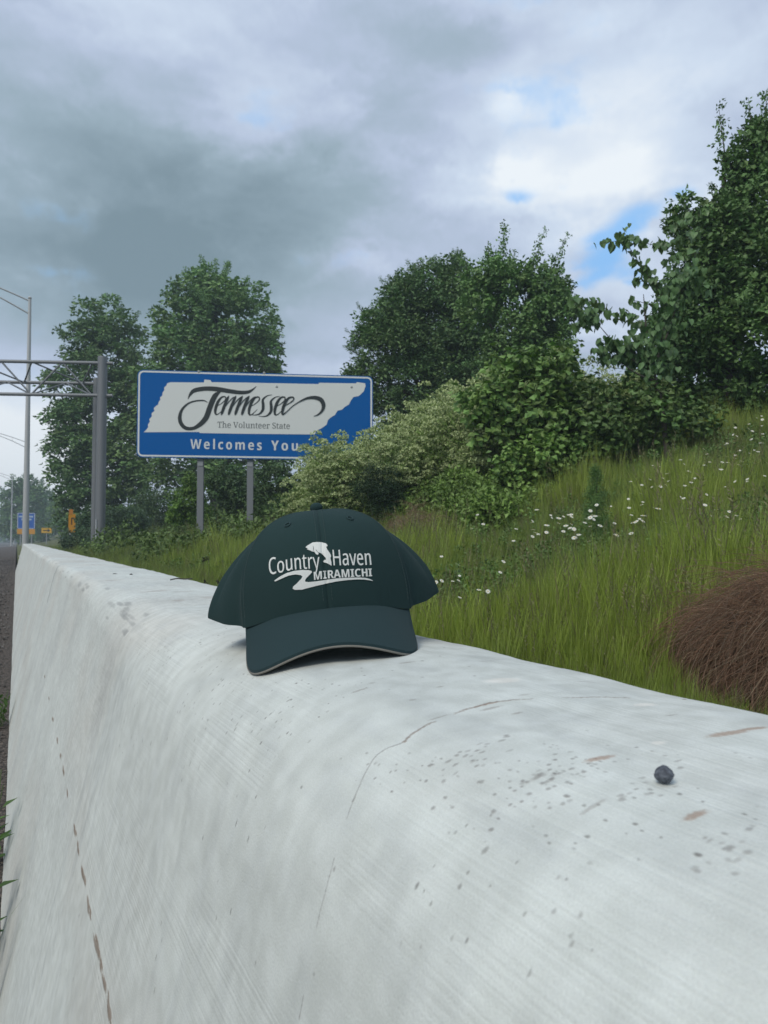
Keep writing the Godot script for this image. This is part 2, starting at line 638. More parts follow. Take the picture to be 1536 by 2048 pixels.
		for p in spline([Vector3(0.44, 0.97, 1), Vector3(0.447, 0.95, 1), Vector3(0.436, 0.925, 1), Vector3(0.422, 0.895, 1), Vector3(0.412, 0.86, 1), Vector3(0.404, 0.82, 1), Vector3(0.40, 0.78, 1)], 40):
			if nz(p.y * 700.0, 14.0) > -0.2: stamp(al, hg, z0, z1, p.x + 0.003 * nz(p.y * 400.0, 19.0), p.y, 0.0007, 0.0012, Color8(150, 150, 146), rng.randf_range(0.2, 0.5), 0.3)
	# broken-out dashes along a casting line in the middle of the face
	for q in [[0.84, 0.05], [0.90, 0.05], [0.95, 0.06], [1.06, 0.05], [1.15, 0.075], [1.28, 0.05], [1.36, 0.04], [1.56, 0.045], [1.7, 0.05], [1.82, 0.04], [1.98, 0.05], [2.2, 0.05], [2.5, 0.06], [2.9, 0.06]]:
		if q[0] > z0 and q[0] < z1:
			for j in 5:
				stamp(al, hg, z0, z1, q[0] + q[1] * rng.randf_range(-0.5, 0.5), 0.553 + rng.randfn(0, 0.002), q[1] * rng.randf_range(0.2, 0.45), rng.randf_range(0.002, 0.0045), Color8(140, 128, 116), 0.8, 0.5)
	if not near:
		for q in [3.95, 6.3, 7.6, 9.4, 12.0, 15.0, 18.4]:   # vertical cracks and joints further on
			var zz: float = q
			for j in 60:
				var s := 0.95 - j * 0.006 * (1.0 if q > 5.0 else 0.6)
				zz += rng.randfn(0, 0.007)
				stamp(al, hg, z0, z1, zz, s, 0.016, 0.006, Color8(118, 120, 118), 0.55, 0.3)
		for k in 110:
			var z := z0 + pow(rng.randf(), 1.6) * (z1 - z0)
			stamp(al, hg, z0, z1, z, 0.93 + rng.randfn(0, 0.02), rng.randf_range(0.02, 0.07), rng.randf_range(0.004, 0.012), Color8(142, 144, 142), rng.randf_range(0.25, 0.6), 0.2)
		for k in 60:
			stamp(al, hg, z0, z1, z0 + rng.randf() * 8.0, rng.randf_range(0.98, 1.2), rng.randf_range(0.01, 0.03), rng.randf_range(0.01, 0.04), Color8(160, 152, 144), rng.randf_range(0.2, 0.5), 0.1)
	return [al, hg]


func wall_part(z0: float, z1: float, n: int, ease: float) -> Acc:
	var acc := Acc.new()
	var rows := []
	var uvs := []
	for r in n + 1:
		var t := float(r) / n
		var z := lerpf(z0, z1, pow(t, ease))
		var got := wall_row(z)
		var uv := PackedVector2Array()
		for s in got[1]:
			uv.append(Vector2((z - z0) / (z1 - z0), s / 1.3))
		rows.append(got[0])
		uvs.append(uv)
	acc.grid(rows, true, uvs)
	return acc


func wall_mat(im: Array) -> StandardMaterial3D:
	var m := StandardMaterial3D.new()
	m.albedo_texture = ImageTexture.create_from_image(im[0])
	m.heightmap_enabled = true
	m.heightmap_texture = ImageTexture.create_from_image(im[1])
	m.heightmap_scale = 0.12
	m.roughness = 0.82
	m.metallic_specular = 0.35
	m.texture_repeat = true
	m.detail_enabled = true
	m.detail_blend_mode = BaseMaterial3D.BLEND_MODE_MUL
	m.detail_uv_layer = BaseMaterial3D.DETAIL_UV_2
	m.detail_albedo = speckle(256, Color(0.94, 0.94, 0.935), Color(1, 1, 1), 0.05, 5, 51)
	m.uv2_triplanar = true
	m.uv2_world_triplanar = true
	m.uv2_scale = Vector3.ONE * 2.3
	return m


func make_wall() -> void:
	var near := wall_part(-0.1, 1.4, 200, 1.0)
	var far := wall_part(1.4, 25.6, 260, 1.5)
	var behind := wall_part(-9.0, -0.1, 60, 0.7)
	# the end of the wall, 25 m on
	var last: PackedVector3Array = wall_row(25.6)[0]
	for k in last.size() - 1:
		far.tri(last[k + 1], last[k], Vector3(0.3, 0.2, -25.6))
	var m := ArrayMesh.new()
	m.add_surface_from_arrays(Mesh.PRIMITIVE_TRIANGLES, near.arrays())
	m.add_surface_from_arrays(Mesh.PRIMITIVE_TRIANGLES, far.arrays())
	m.add_surface_from_arrays(Mesh.PRIMITIVE_TRIANGLES, behind.arrays())
	var o := build(m, "concrete_wall", null)
	var near_im := wall_images(-0.1, 1.4, 2048, 1536, true)
	o.set_surface_override_material(0, wall_mat(near_im))
	o.set_surface_override_material(1, wall_mat(wall_images(1.4, 25.6, 2048, 768, false)))
	o.set_surface_override_material(2, o.get_surface_override_material(1))
	tag(o, "long white concrete barrier wall with rounded top edge, pits and streaks", "wall")


# ---------------------------------------------------------------- leaves and plants
func leaf(acc: Acc, at: Vector3, along: Vector3, up: Vector3, l: float, w: float) -> void:   # a folded leaf of four faces
	var side := along.cross(up).normalized()
	var lift := side.cross(along).normalized()
	var mid := at + along * l * 0.45 - lift * w * 0.12
	var tip := at + along * l - lift * l * 0.12
	var a := at + along * l * 0.42 + side * w * 0.5 + lift * w * 0.1
	var b := at + along * l * 0.42 - side * w * 0.5 + lift * w * 0.1
	acc.tri(at, mid, a); acc.tri(mid, tip, a)
	acc.tri(at, b, mid); acc.tri(mid, b, tip)


func heart(acc: Acc, l: float) -> void:   # a broad heart-shaped leaf, hanging from the origin along -Y
	var w := l * 0.92
	var rim := [Vector2(0, 0), Vector2(0.24, 0.10), Vector2(0.46, -0.06), Vector2(0.5, -0.30), Vector2(0.38, -0.58), Vector2(0.16, -0.84), Vector2(0, -1.0)]
	for s in [1.0, -1.0]:
		for k in rim.size() - 1:
			var p: Vector2 = rim[k]
			var q: Vector2 = rim[k + 1]
			var c := Vector3(0, -0.4 * l, 0)
			var a := Vector3(p.x * w * s, p.y * l, absf(p.x) * w * 0.28 - p.y * p.y * l * 0.16)
			var b := Vector3(q.x * w * s, q.y * l, absf(q.x) * w * 0.28 - q.y * q.y * l * 0.16)
			if s > 0: acc.tri(c, b, a)
			else: acc.tri(c, a, b)


func clump(n: int, l: float, w: float, droop: float) -> ArrayMesh:   # a twig with leaves all round, about one unit in radius
	var acc := Acc.new()
	for k in n:
		var p := rdir() * pow(rng.randf(), 0.5) * 0.85
		var along := (p * 0.7 + rdir() * 0.7 + Vector3(0, -droop, 0)).normalized()
		var up := (Vector3.UP * 0.8 + rdir()).normalized()
		var sh := rng.randf_range(0.72, 1.2)
		acc.col = Color(sh, sh, sh * rng.randf_range(0.8, 1.1))
		leaf(acc, p, along, up, l * rng.randf_range(0.7, 1.2), w * rng.randf_range(0.8, 1.2))
	return acc.mesh()


func tuft(n: int, h: float, w: float, spread: float, lean: float) -> ArrayMesh:   # grass blades from one root
	var acc := Acc.new()
	for k in n:
		var a := rng.randf() * TAU
		var out := Vector3(cos(a), 0, sin(a))
		var side := Vector3(-sin(a), 0, cos(a)).rotated(Vector3.UP, rng.randf_range(-0.9, 0.9))
		var hh := h * rng.randf_range(0.55, 1.1)
		var ln := lean * rng.randf_range(0.2, 1.2)
		var root := out * rng.randf() * spread
		var sh := rng.randf_range(0.75, 1.2)
		acc.col = Color(sh, sh, sh)
		var prev := [root - side * w * 0.5, root + side * w * 0.5]
		for s in [0.4, 0.75, 1.0]:
			var c: Vector3 = root + Vector3(0, hh * s * (1.0 - 0.25 * ln * s), 0) + out * (ln * hh * s * s)
			var ww: float = w * 0.5 * (1.0 - s * 0.85)
			if s < 1.0:
				acc.quad(prev[0], prev[1], c + side * ww, c - side * ww)
				prev = [c - side * ww, c + side * ww]
			else:
				acc.tri(prev[0], prev[1], c)
	return acc.mesh()


func stalk(h: float, seed_len: float) -> ArrayMesh:   # thin grass stem with a loose seed head
	var acc := Acc.new()
	for k in 3:
		var a := rng.randf() * TAU
		var out := Vector3(cos(a), 0, sin(a)) * rng.randf_range(0.05, 0.28)
		var hh := h * rng.randf_range(0.75, 1.1)
		var top := Vector3(out.x, hh, out.z)
		acc.col = Color(1, 1, 1)
		acc.tube([out * 0.2, out * 0.5 + Vector3(0, hh * 0.5, 0), top], [0.0022, 0.0018, 0.0012], 3, false)
		acc.col = Color(1.15, 1.0, 0.9)
		for j in 12:
			var p := top - Vector3(out.x * 0.5, 1, out.z * 0.5).normalized() * seed_len * (j / 12.0)
			var dd := (rdir() + Vector3.UP * 1.2).normalized()
			leaf(acc, p, dd, rdir(), 0.028, 0.006)
	return acc.mesh()


func umbel_plant() -> ArrayMesh:   # tall stem, feathery leaves, flat white flower heads
	var acc := Acc.new()
	for st in 3:
		var a := rng.randf() * TAU
		var lean := Vector3(cos(a), 0, sin(a)) * rng.randf_range(0.05, 0.28)
		var hh := rng.randf_range(1.15, 1.65)
		acc.col = Color(0.09, 0.15, 0.045)
		acc.tube([lean * 0.2, lean * 0.5 + Vector3(0, hh * 0.5, 0), lean + Vector3(0, hh * 0.94, 0)], [0.011, 0.008, 0.005], 4, false)
		for k in 26:
			var t := pow(rng.randf(), 0.8)
			var p := lean * (0.2 + 0.8 * t) + Vector3(0, hh * t * 0.9, 0)
			var dd := rdir()
			dd.y = absf(dd.y) * 0.4
			dd = dd.normalized()
			var sh := rng.randf_range(0.7, 1.25)
			acc.col = Color(0.17 * sh, 0.265 * sh, 0.06 * sh)
			for j in 9:
				leaf(acc, p + dd * 0.04 * j, (dd + rdir() * 0.9).normalized(), rdir(), 0.065, 0.017)
		for u in 13:
			var b := Vector3(rng.randfn(0, 0.17), rng.randf_range(-0.62, 0.05), rng.randfn(0, 0.17))
			var c := lean + Vector3(0, hh, 0) + b
			acc.col = Color(0.1, 0.16, 0.05)
			acc.tube([lean + Vector3(0, hh * 0.8 + b.y * 0.6, 0), c - Vector3(0, 0.03, 0)], [0.003, 0.002], 3, false)
			for j in 40:
				var r := sqrt(rng.randf()) * 0.085
				var an := rng.randf() * TAU
				var p := c + Vector3(cos(an) * r, 0.03 - r * r * 6.0 + rng.randf_range(-0.02, 0.02), sin(an) * r)
				var g := rng.randf_range(0.75, 1.0)
				acc.col = Color(0.44 * g, 0.52 * g, 0.24 * g)
				var e := 0.015
				var x := rdir() * e
				var z := x.cross(rdir()).normalized() * e
				acc.quad(p - x, p + z, p + x, p - z)
	return acc.mesh()


func make_leaf_meshes() -> void:
	LEAF.broad = clump(20, 0.62, 0.40, 0.35)
	LEAF.broad2 = clump(24, 0.5, 0.34, 0.5)
	LEAF.small = clump(34, 0.40, 0.24, 0.2)
	LEAF.fine = clump(46, 0.50, 0.10, 0.0)
	LEAF.big = clump(11, 0.75, 0.62, 0.7)
	LEAF.mat = leaf_mat(0.5, 0.6)
	LEAF.grassmat = leaf_mat(0.6, 0.6)
	LEAF.strand = leaf_mat(0.0, 0.85)
	LEAF.strand.backlight_enabled = false
	LEAF.bark = mat(0.075, 0.065, 0.055, 0.9)


# ---------------------------------------------------------------- the bank
func patch(x: float, z: float) -> float:
	return nz(x * 22.0, z * 22.0, 60.0)


func make_bank() -> void:
	var em := mat(1, 1, 1, 0.95)
	triplanar(em, speckle(512, Color(0.22, 0.25, 0.10), Color(0.40, 0.41, 0.2), 0.05, 5, 15), 0.7)
	var rows := []
	for r in 261:
		var t := r / 260.0
		var z := 9.0 - 220.0 * pow(t, 1.9) - 8.0 * t
		var row := PackedVector3Array()
		for k in 121:
			var s := k / 120.0
			var x := 0.05 + 16.0 * s + 60.0 * pow(s, 5.0)
			row.append(Vector3(x, ground(x, z) * (1.0 if z > -25.0 else 1.0), z))
		rows.append(row)
	var bank := Acc.new()
	bank.grid(rows)
	tag(build(bank.mesh(), "grass_bank", em), "", "", "", "structure")

	# grass, by kind; denser where the camera is close
	var kinds := [tuft(11, 0.42, 0.0065, 0.05, 0.28), tuft(9, 0.5, 0.008, 0.06, 0.5), tuft(13, 0.34, 0.005, 0.07, 0.7), stalk(0.62, 0.14), tuft(16, 0.3, 0.006, 0.09, 1.0)]
	var bins: Array[Scatter] = []
	for k in kinds.size(): bins.append(Scatter.new())
	var weeds := Scatter.new()
	var n := 0
	while n < 125000:
		var d := 1.2 * pow(38.0, rng.randf())           # distance from the camera's foot
		var a := deg_to_rad(rng.randf_range(-3.0, 74.0))
		var x := d * sin(a)
		var z := -d * cos(a)
		if x < 0.56 or x > 13.0 or Vector2(x - 2.55, z + 1.66).length() < 0.5: continue
		if x > 6.4 and x < 10.0 and z < -5.6 - 0.45 * x and z > -15.0 and rng.randf() < 0.6: continue
		n += 1
		var p := patch(x, z)
		var fine := nz(x * 130.0, z * 130.0, 5.0)
		var near_wall := smoothstep(1.0, 3.6, x)
		var up := Basis(Vector3.UP, rng.randf() * TAU) * Basis(Vector3.RIGHT, rng.randfn(0, 0.1))
		var size := rng.randf_range(0.5, 0.95) * lerpf(0.42, 1.0, near_wall) * (1.0 + 0.9 * p) * (1.0 + 0.02 * d) * lerpf(0.5, 1.0, smoothstep(0.4, 1.1, Vector2(x - 2.0, z + 1.3).length()))
		var k := 0
		var r := rng.randf()
		if p + 0.5 * fine > 0.12: k = 0 if r < 0.75 else 1
		elif p < -0.15: k = 2 if r < 0.5 else (4 if r < 0.8 else 1)
		else: k = [0, 1, 2, 4][rng.randi() % 4]
		if rng.randf() < 0.012 and x > 1.6: k = 3
		var tone := rng.randf_range(0.75, 1.2)
		var col := Color(0.25, 0.325, 0.050).lerp(Color(0.16, 0.23, 0.052), clampf(0.45 - p * 1.6, 0.0, 1.0))
		if k == 4 or (k == 2 and rng.randf() < 0.4): col = col.lerp(Color(0.17, 0.165, 0.06), 0.5)
		if k == 3: col = Color(0.16, 0.15, 0.08)
		if rng.randf() < 0.05: col = Color(0.21, 0.18, 0.10)
		if z < -16.0: col = col.lerp(Color(0.10, 0.14, 0.04), 0.4)
		var at := Vector3(x, ground(x, z) - 0.02, z)
		bins[k].put(Transform3D(up.scaled(Vector3(size, size * rng.randf_range(0.85, 1.2), size)), at), col * tone)
		if rng.randf() < 0.05 and x > 2.4:
			var ws := rng.randf_range(0.05, 0.10) * (1.0 + 0.035 * d)
			weeds.put(Transform3D(rbasis().scaled(Vector3.ONE * ws), at + Vector3(0, rng.randf_range(0.05, 0.3) * lerpf(0.3, 1.0, near_wall), 0)), Color(0.10, 0.18, 0.04) * rng.randf_range(0.7, 1.3))
	for k in 1700:   # rank weeds along the foot of the bank beyond the sign's posts
		var x := rng.randf_range(2.2, 8.0)
		var z := -rng.randf_range(15.0, 34.0)
		if nz(x * 12.0, z * 12.0, 190.0) < -0.05 - 0.02 * (z + 22.0): continue
		weeds.put(Transform3D(rbasis().scaled(Vector3.ONE * rng.randf_range(0.16, 0.36)), Vector3(x, ground(x, z) + rng.randf_range(0.1, 0.9) * (0.6 + nz(x * 25.0, z * 25.0, 3.0)), z)), Color(0.12, 0.195, 0.05) * rng.randf_range(0.6, 1.25))
	for k in 8000:
		var x := rng.randf_range(5.6, 9.8)
		var z := -rng.randf_range(6.5, 15.5)
		if nz(x * 30.0, z * 30.0, 90.0) + 0.5 * (x - 6.2) < -0.1 or z > -5.6 - 0.45 * x: continue
		var sc := rng.randf_range(0.10, 0.26)
		weeds.put(Transform3D(rbasis().scaled(Vector3.ONE * sc), Vector3(x, ground(x, z) + rng.randf_range(0.1, 0.75) * (0.7 + 0.8 * nz(x * 40.0, z * 40.0, 33.0)), z)), Color(0.165, 0.27, 0.055) * rng.randf_range(0.55, 1.3))
	var names := ["upright_grass", "broad_grass", "fine_grass", "seeding_grass", "dry_grass"]
	var says := ["bright green upright grass covering the bank behind the wall", "broad bladed green grass mixed through the bank", "fine arching grass low on the bank", "thin brownish seed heads standing above the bank's grass", "pale dry grass tufts matted through the bank"]
	for k in kinds.size():
		tag(scatter(bins[k], kinds[k], names[k], LEAF.grassmat), says[k], "grass")
	tag(scatter(weeds, LEAF.small, "leafy_weeds", LEAF.mat), "small leafy green weeds growing among the bank's grass", "weeds")

	# tall white-flowered weeds in front of the sign's lower right corner
	var um := []
	for k in 3: um.append([umbel_plant(), Scatter.new()])
	var count := 0
	while count < 470:
		var x := rng.randf_range(5.0, 10.4)
		var z := -rng.randf_range(9.3, 14.5)
		var zc := x * 0.445 - z * 0.896
		if zc < (13.5 if x < 7.2 else 12.6) or zc > 16.6 or (x - 4.8) / 5.4 < rng.randf() * 0.1: continue
		count += 1
		var sc := rng.randf_range(0.85, 1.42) * lerpf(1.0, 0.72, smoothstep(8.8, 10.0, x)) * (1.1 if absf(x - 8.3) < 0.5 else 1.0) * lerpf(0.88, 1.0, smoothstep(4.9, 6.2, x))
		var t := rng.randf_range(0.85, 1.15)
		um[rng.randi() % 3][1].put(Transform3D(Basis(Vector3.UP, rng.randf() * TAU).scaled(Vector3.ONE * sc), Vector3(x, ground(x, z) - 0.05, z)), Color(t, t, t))
	var said := ["tall weeds with flat creamy flower heads crowding before the welcome sign", "leaning white flowered weeds filling the thicket by the welcome sign", "bushy white flowered weeds at the heart of the thicket"]
	for k in 3:
		tag(scatter(um[k][1], um[k][0], "flowering_weeds", LEAF.mat), said[k], "weeds")


# ---------------------------------------------------------------- trees and shrubs
func crown(root: Node3D, lobes: Array, mesh: Mesh, size: float, per: float, col: Color, sprays: Array, part := "crown", hollow := 0.45, gap := -0.34, spray_size := 0.5) -> void:
	var sc := Scatter.new()
	var off := rng.randf() * 500.0
	for q in lobes:
		var c := Vector3(q.x, q.y, q.z)
		var light := rng.randf_range(0.82, 1.18)
		var n := int(per * q.w * q.w / (size * size))
		for k in n:
			var d := rdir()
			var rr: float = q.w * lerpf(hollow, 1.06, pow(rng.randf(), 0.6))
			rr *= 1.0 + 0.45 * nz(d.x * 60.0 + off, d.y * 60.0, d.z * 60.0 + q.w * 9.0)
			var p := c + d * rr
			if nz(p.x * 26.0 / size * 0.4 + off, p.y * 34.0 / size * 0.4, p.z * 26.0 / size * 0.4) < gap: continue
			var s := size * rng.randf_range(0.65, 1.25)
			var b := Basis(Vector3.UP, rng.randf() * TAU) * Basis(Vector3.RIGHT, rng.randfn(0, 0.5))
			var t := light * rng.randf_range(0.8, 1.2)
			sc.put(Transform3D(b.scaled(Vector3(s, s * 0.8, s)), p - root.position), Color(col.r * t * rng.randf_range(0.9, 1.15), col.g * t, col.b * t))
	var tips := sprays.duplicate()
	if part == "crown":
		for q in lobes:
			for k in 7:
				var d := (rdir() + Vector3(0, 0.45, 0)).normalized()
				var c := Vector3(q.x, q.y, q.z)
				tips.append([c + d * q.w * 0.85, c + d * q.w * rng.randf_range(1.12, 1.5)])
	for q in tips:
		var a: Vector3 = q[0]
		var b: Vector3 = q[1]
		var n: int = int((b - a).length() / (size * 0.3 * spray_size / 0.5)) + 3
		for k in n:
			var t := (k + 0.5) / n
			var s := size * spray_size * lerpf(1.15, 0.4, t) * rng.randf_range(0.7, 1.2)
			var p := a.lerp(b, t) + rdir() * s * 0.5
			sc.put(Transform3D(rbasis().scaled(Vector3.ONE * s), p - root.position), col * rng.randf_range(0.85, 1.25))
	scatter(sc, mesh, part, LEAF.mat, root)


func trunk(root: Node3D, lobes: Array, radius: float, sprays: Array, stems := 1) -> void:
	var acc := Acc.new()
	var mid := Vector3.ZERO
	var top := -100.0
	var wsum := 0.0
	for q in lobes:
		mid += Vector3(q.x, q.y, q.z) * q.w
		wsum += q.w
		top = maxf(top, q.y)
	mid = mid / wsum - root.position
	top -= root.position.y
	var axis := [Vector3(0, -0.25, 0), Vector3(mid.x * 0.25, top * 0.3, mid.z * 0.25), Vector3(mid.x * 0.8, top * 0.62, mid.z * 0.8), Vector3(mid.x, top * 0.95, mid.z)]
	if stems == 1:
		acc.tube(spline(axis, 5), range(16).map(func(i): return radius * (1.0 - 0.9 * i / 15.0) * (1.35 if i == 0 else 1.0)), 8)
	for q in lobes:
		var e := Vector3(q.x, q.y, q.z) - root.position
		var t := clampf(e.y / top * 0.7, 0.12, 0.8)
		var s: Vector3 = axis[1].lerp(axis[2], t) if stems == 1 else Vector3(rng.randfn(0, 0.06), 0, rng.randfn(0, 0.06))
		if stems == 1: s.y = minf(s.y, maxf(e.y * 0.75, 0.1))
		var m := s.lerp(e, 0.5) + Vector3(0, -0.08 * (e - s).length(), 0)
		acc.tube(spline([s, m, e], 4), range(9).map(func(i): return maxf(radius * 0.4 * (1.0 - 0.85 * i / 8.0), 0.004)), 5)
	for q in sprays:
		var a: Vector3 = q[0] - root.position
		var b: Vector3 = q[1] - root.position
		acc.tube([a, a.lerp(b, 0.5) + rdir() * 0.03, b], [maxf(radius * 0.12, 0.006), maxf(radius * 0.08, 0.005), 0.003], 4)
	build(acc.mesh(), "trunk", LEAF.bark, root)


func tree(called: String, label: String, cat: String, lobes: Array, mesh: Mesh, size: float, per: float, col: Color, radius: float, group := "", sprays := [], foot = null, stems := 1, spray_size := 0.5, gap := -0.34) -> Node3D:
	var x := 0.0
	var z := 0.0
	var w := 0.0
	for q in lobes:
		x += q.x * q.w; z += q.z * q.w; w += q.w
	x /= w; z /= w
	var at: Vector3 = foot if foot != null else Vector3(x, 0, z)
	at.y = ground(at.x, at.z) if at.x > -0.1 else 0.0
	var root := thing(called, label, cat, at, 0.0, group)
	trunk(root, lobes, radius, sprays, stems)
	crown(root, lobes, mesh, size, per, col, sprays, "crown" if radius > 0.03 else "foliage", 0.4, gap, spray_size)
	return root


func make_trees() -> void:
	var deep := Color(0.12, 0.22, 0.078)
	var mid := Color(0.14, 0.26, 0.08)
	var fresh := Color(0.16, 0.285, 0.065)
	tree("round_tree", "distant round tree behind the blue road sign, topmost of the far trees", "tree", [Vector4(0.77, 10.20, -144.47, 2.46), Vector4(-0.76, 7.56, -145.34, 2.46), Vector4(1.98, 8.00, -143.96, 2.99), Vector4(-1.10, 4.05, -145.66, 2.64), Vector4(1.66, 3.61, -144.30, 3.52)], LEAF.broad, 0.9, 9, deep, 0.3, "trees far down the road", [], null, 1, 0.5, -0.34)
	tree("round_tree", "distant tree between the blue road sign and the yellow arrow sign", "tree", [Vector4(3.65, 9.49, -154.24, 2.27), Vector4(5.13, 7.12, -153.61, 2.08), Vector4(4.33, 4.28, -154.12, 3.22), Vector4(6.46, 3.81, -153.09, 1.70)], LEAF.broad, 0.9, 9, deep, 0.3, "trees far down the road", [], null, 1, 0.5, -0.34)
	tree("round_tree", "small ragged distant tree just beyond the yellow arrow sign", "tree", [Vector4(5.17, 5.43, -120.14, 1.04), Vector4(6.01, 6.92, -119.66, 0.89), Vector4(5.73, 3.57, -119.94, 1.64), Vector4(6.75, 2.46, -119.48, 1.49)], LEAF.broad, 0.7, 8, deep, 0.2, "trees far down the road", [], null, 1, 0.5, -0.34)
	tree("tall_tree", "tall ragged dark tree directly behind the gantry's upright post", "tree", [Vector4(4.45, 14.35, -47.50, 1.46), Vector4(3.53, 12.83, -48.02, 1.37), Vector4(5.43, 13.13, -47.07, 1.58), Vector4(4.37, 11.00, -47.68, 2.19), Vector4(1.79, 10.55, -48.98, 0.61), Vector4(3.03, 9.79, -48.40, 1.37), Vector4(2.25, 7.96, -48.87, 1.00), Vector4(3.09, 6.44, -48.51, 1.67), Vector4(4.70, 7.96, -47.65, 2.43), Vector4(2.71, 4.62, -48.78, 1.10), Vector4(4.48, 4.62, -47.90, 2.43), Vector4(6.09, 6.44, -47.02, 2.28), Vector4(6.30, 10.09, -46.76, 1.83), Vector4(3.70, 2.49, -48.37, 1.67), Vector4(5.88, 2.49, -47.29, 2.13)], LEAF.broad, 0.5, 10, deep, 0.3, "", [], null, 1, 0.5, -0.22)
	tree("tall_tree", "tall round topped tree behind the welcome sign", "tree", [Vector4(9.86, 14.88, -41.44, 1.65), Vector4(8.72, 14.59, -42.02, 1.42), Vector4(11.14, 14.45, -40.83, 1.36), Vector4(7.85, 13.03, -42.52, 1.19), Vector4(10.15, 12.61, -41.39, 2.41), Vector4(11.92, 13.03, -40.50, 1.28), Vector4(12.45, 11.61, -40.29, 0.97), Vector4(8.39, 11.19, -42.33, 1.99), Vector4(11.19, 11.19, -40.94, 2.13), Vector4(7.40, 9.48, -42.89, 1.99), Vector4(9.96, 8.92, -41.64, 2.70), Vector4(12.35, 10.05, -40.41, 1.14), Vector4(7.97, 6.08, -42.75, 2.56), Vector4(10.53, 5.23, -41.52, 2.56), Vector4(12.79, 6.65, -40.33, 1.70)], LEAF.broad, 0.5, 10, mid, 0.32, "", [], null, 1, 0.5, -0.22)
	tree("bushy_tree", "broad dark tree with brush-like side twigs, beside the welcome sign", "tree", [Vector4(10.02, 7.38, -21.57, 0.49), Vector4(10.45, 7.94, -21.33, 0.68), Vector4(11.16, 8.75, -20.95, 0.81), Vector4(11.88, 9.16, -20.57, 0.78), Vector4(12.60, 9.32, -20.20, 0.75), Vector4(11.03, 7.46, -21.06, 1.14), Vector4(12.05, 7.78, -20.55, 1.30), Vector4(13.06, 8.11, -20.03, 1.22), Vector4(10.32, 6.48, -21.46, 0.62), Vector4(11.49, 6.16, -20.89, 0.97), Vector4(12.50, 6.48, -20.37, 1.14), Vector4(13.37, 6.81, -19.93, 0.97), Vector4(10.12, 5.59, -21.59, 0.65), Vector4(10.93, 5.19, -21.21, 0.81), Vector4(11.80, 5.02, -20.78, 0.81), Vector4(12.81, 5.51, -20.26, 0.97), Vector4(9.60, 6.16, -21.83, 0.41)], LEAF.small, 0.34, 17, deep, 0.2, "", [[Vector3(10.17, 7.29, -21.50), Vector3(9.43, 7.78, -21.84)], [Vector3(10.10, 6.81, -21.55), Vector3(9.38, 7.29, -21.89)], [Vector3(10.30, 7.86, -21.41), Vector3(9.74, 8.67, -21.66)], [Vector3(10.87, 8.75, -21.09), Vector3(10.50, 9.24, -21.25)], [Vector3(11.01, 8.92, -21.01), Vector3(10.85, 9.65, -21.06)], [Vector3(11.73, 9.40, -20.63), Vector3(11.46, 10.05, -20.74)], [Vector3(12.16, 9.56, -20.41), Vector3(12.01, 10.18, -20.46)], [Vector3(12.74, 9.73, -20.12), Vector3(12.66, 10.46, -20.13)], [Vector3(10.59, 8.11, -21.26), Vector3(10.07, 8.43, -21.50)], [Vector3(10.47, 6.48, -21.38), Vector3(9.59, 6.89, -21.80)]], null, 1, 0.5, -0.26)
	tree("slender_tree", "slender tree with upright leafy shoots against the pale sky", "tree", [Vector4(11.59, 7.93, -16.30, 0.65), Vector4(12.26, 7.59, -15.98, 0.74), Vector4(12.70, 6.92, -15.79, 0.74), Vector4(12.93, 7.79, -15.64, 0.41), Vector4(12.10, 6.65, -16.10, 0.81), Vector4(11.12, 7.32, -16.56, 0.54), Vector4(11.75, 5.84, -16.31, 0.74), Vector4(12.71, 6.11, -15.82, 0.74), Vector4(13.18, 6.92, -15.55, 0.47), Vector4(12.24, 5.29, -16.08, 0.81)], LEAF.broad2, 0.26, 12, Color(0.145, 0.265, 0.08), 0.12, "", [[Vector3(11.60, 7.73, -16.30), Vector3(11.66, 9.62, -16.19)], [Vector3(11.41, 8.00, -16.38), Vector3(11.27, 9.01, -16.41)], [Vector3(12.14, 7.73, -16.03), Vector3(12.68, 9.42, -15.69)], [Vector3(12.63, 7.59, -15.80), Vector3(13.20, 9.28, -15.44)], [Vector3(12.87, 7.32, -15.69), Vector3(13.31, 8.00, -15.44)], [Vector3(11.83, 8.00, -16.17), Vector3(11.94, 8.81, -16.09)], [Vector3(10.87, 7.73, -16.66), Vector3(10.67, 8.81, -16.72)]], null, 1, 1.0, -0.22)
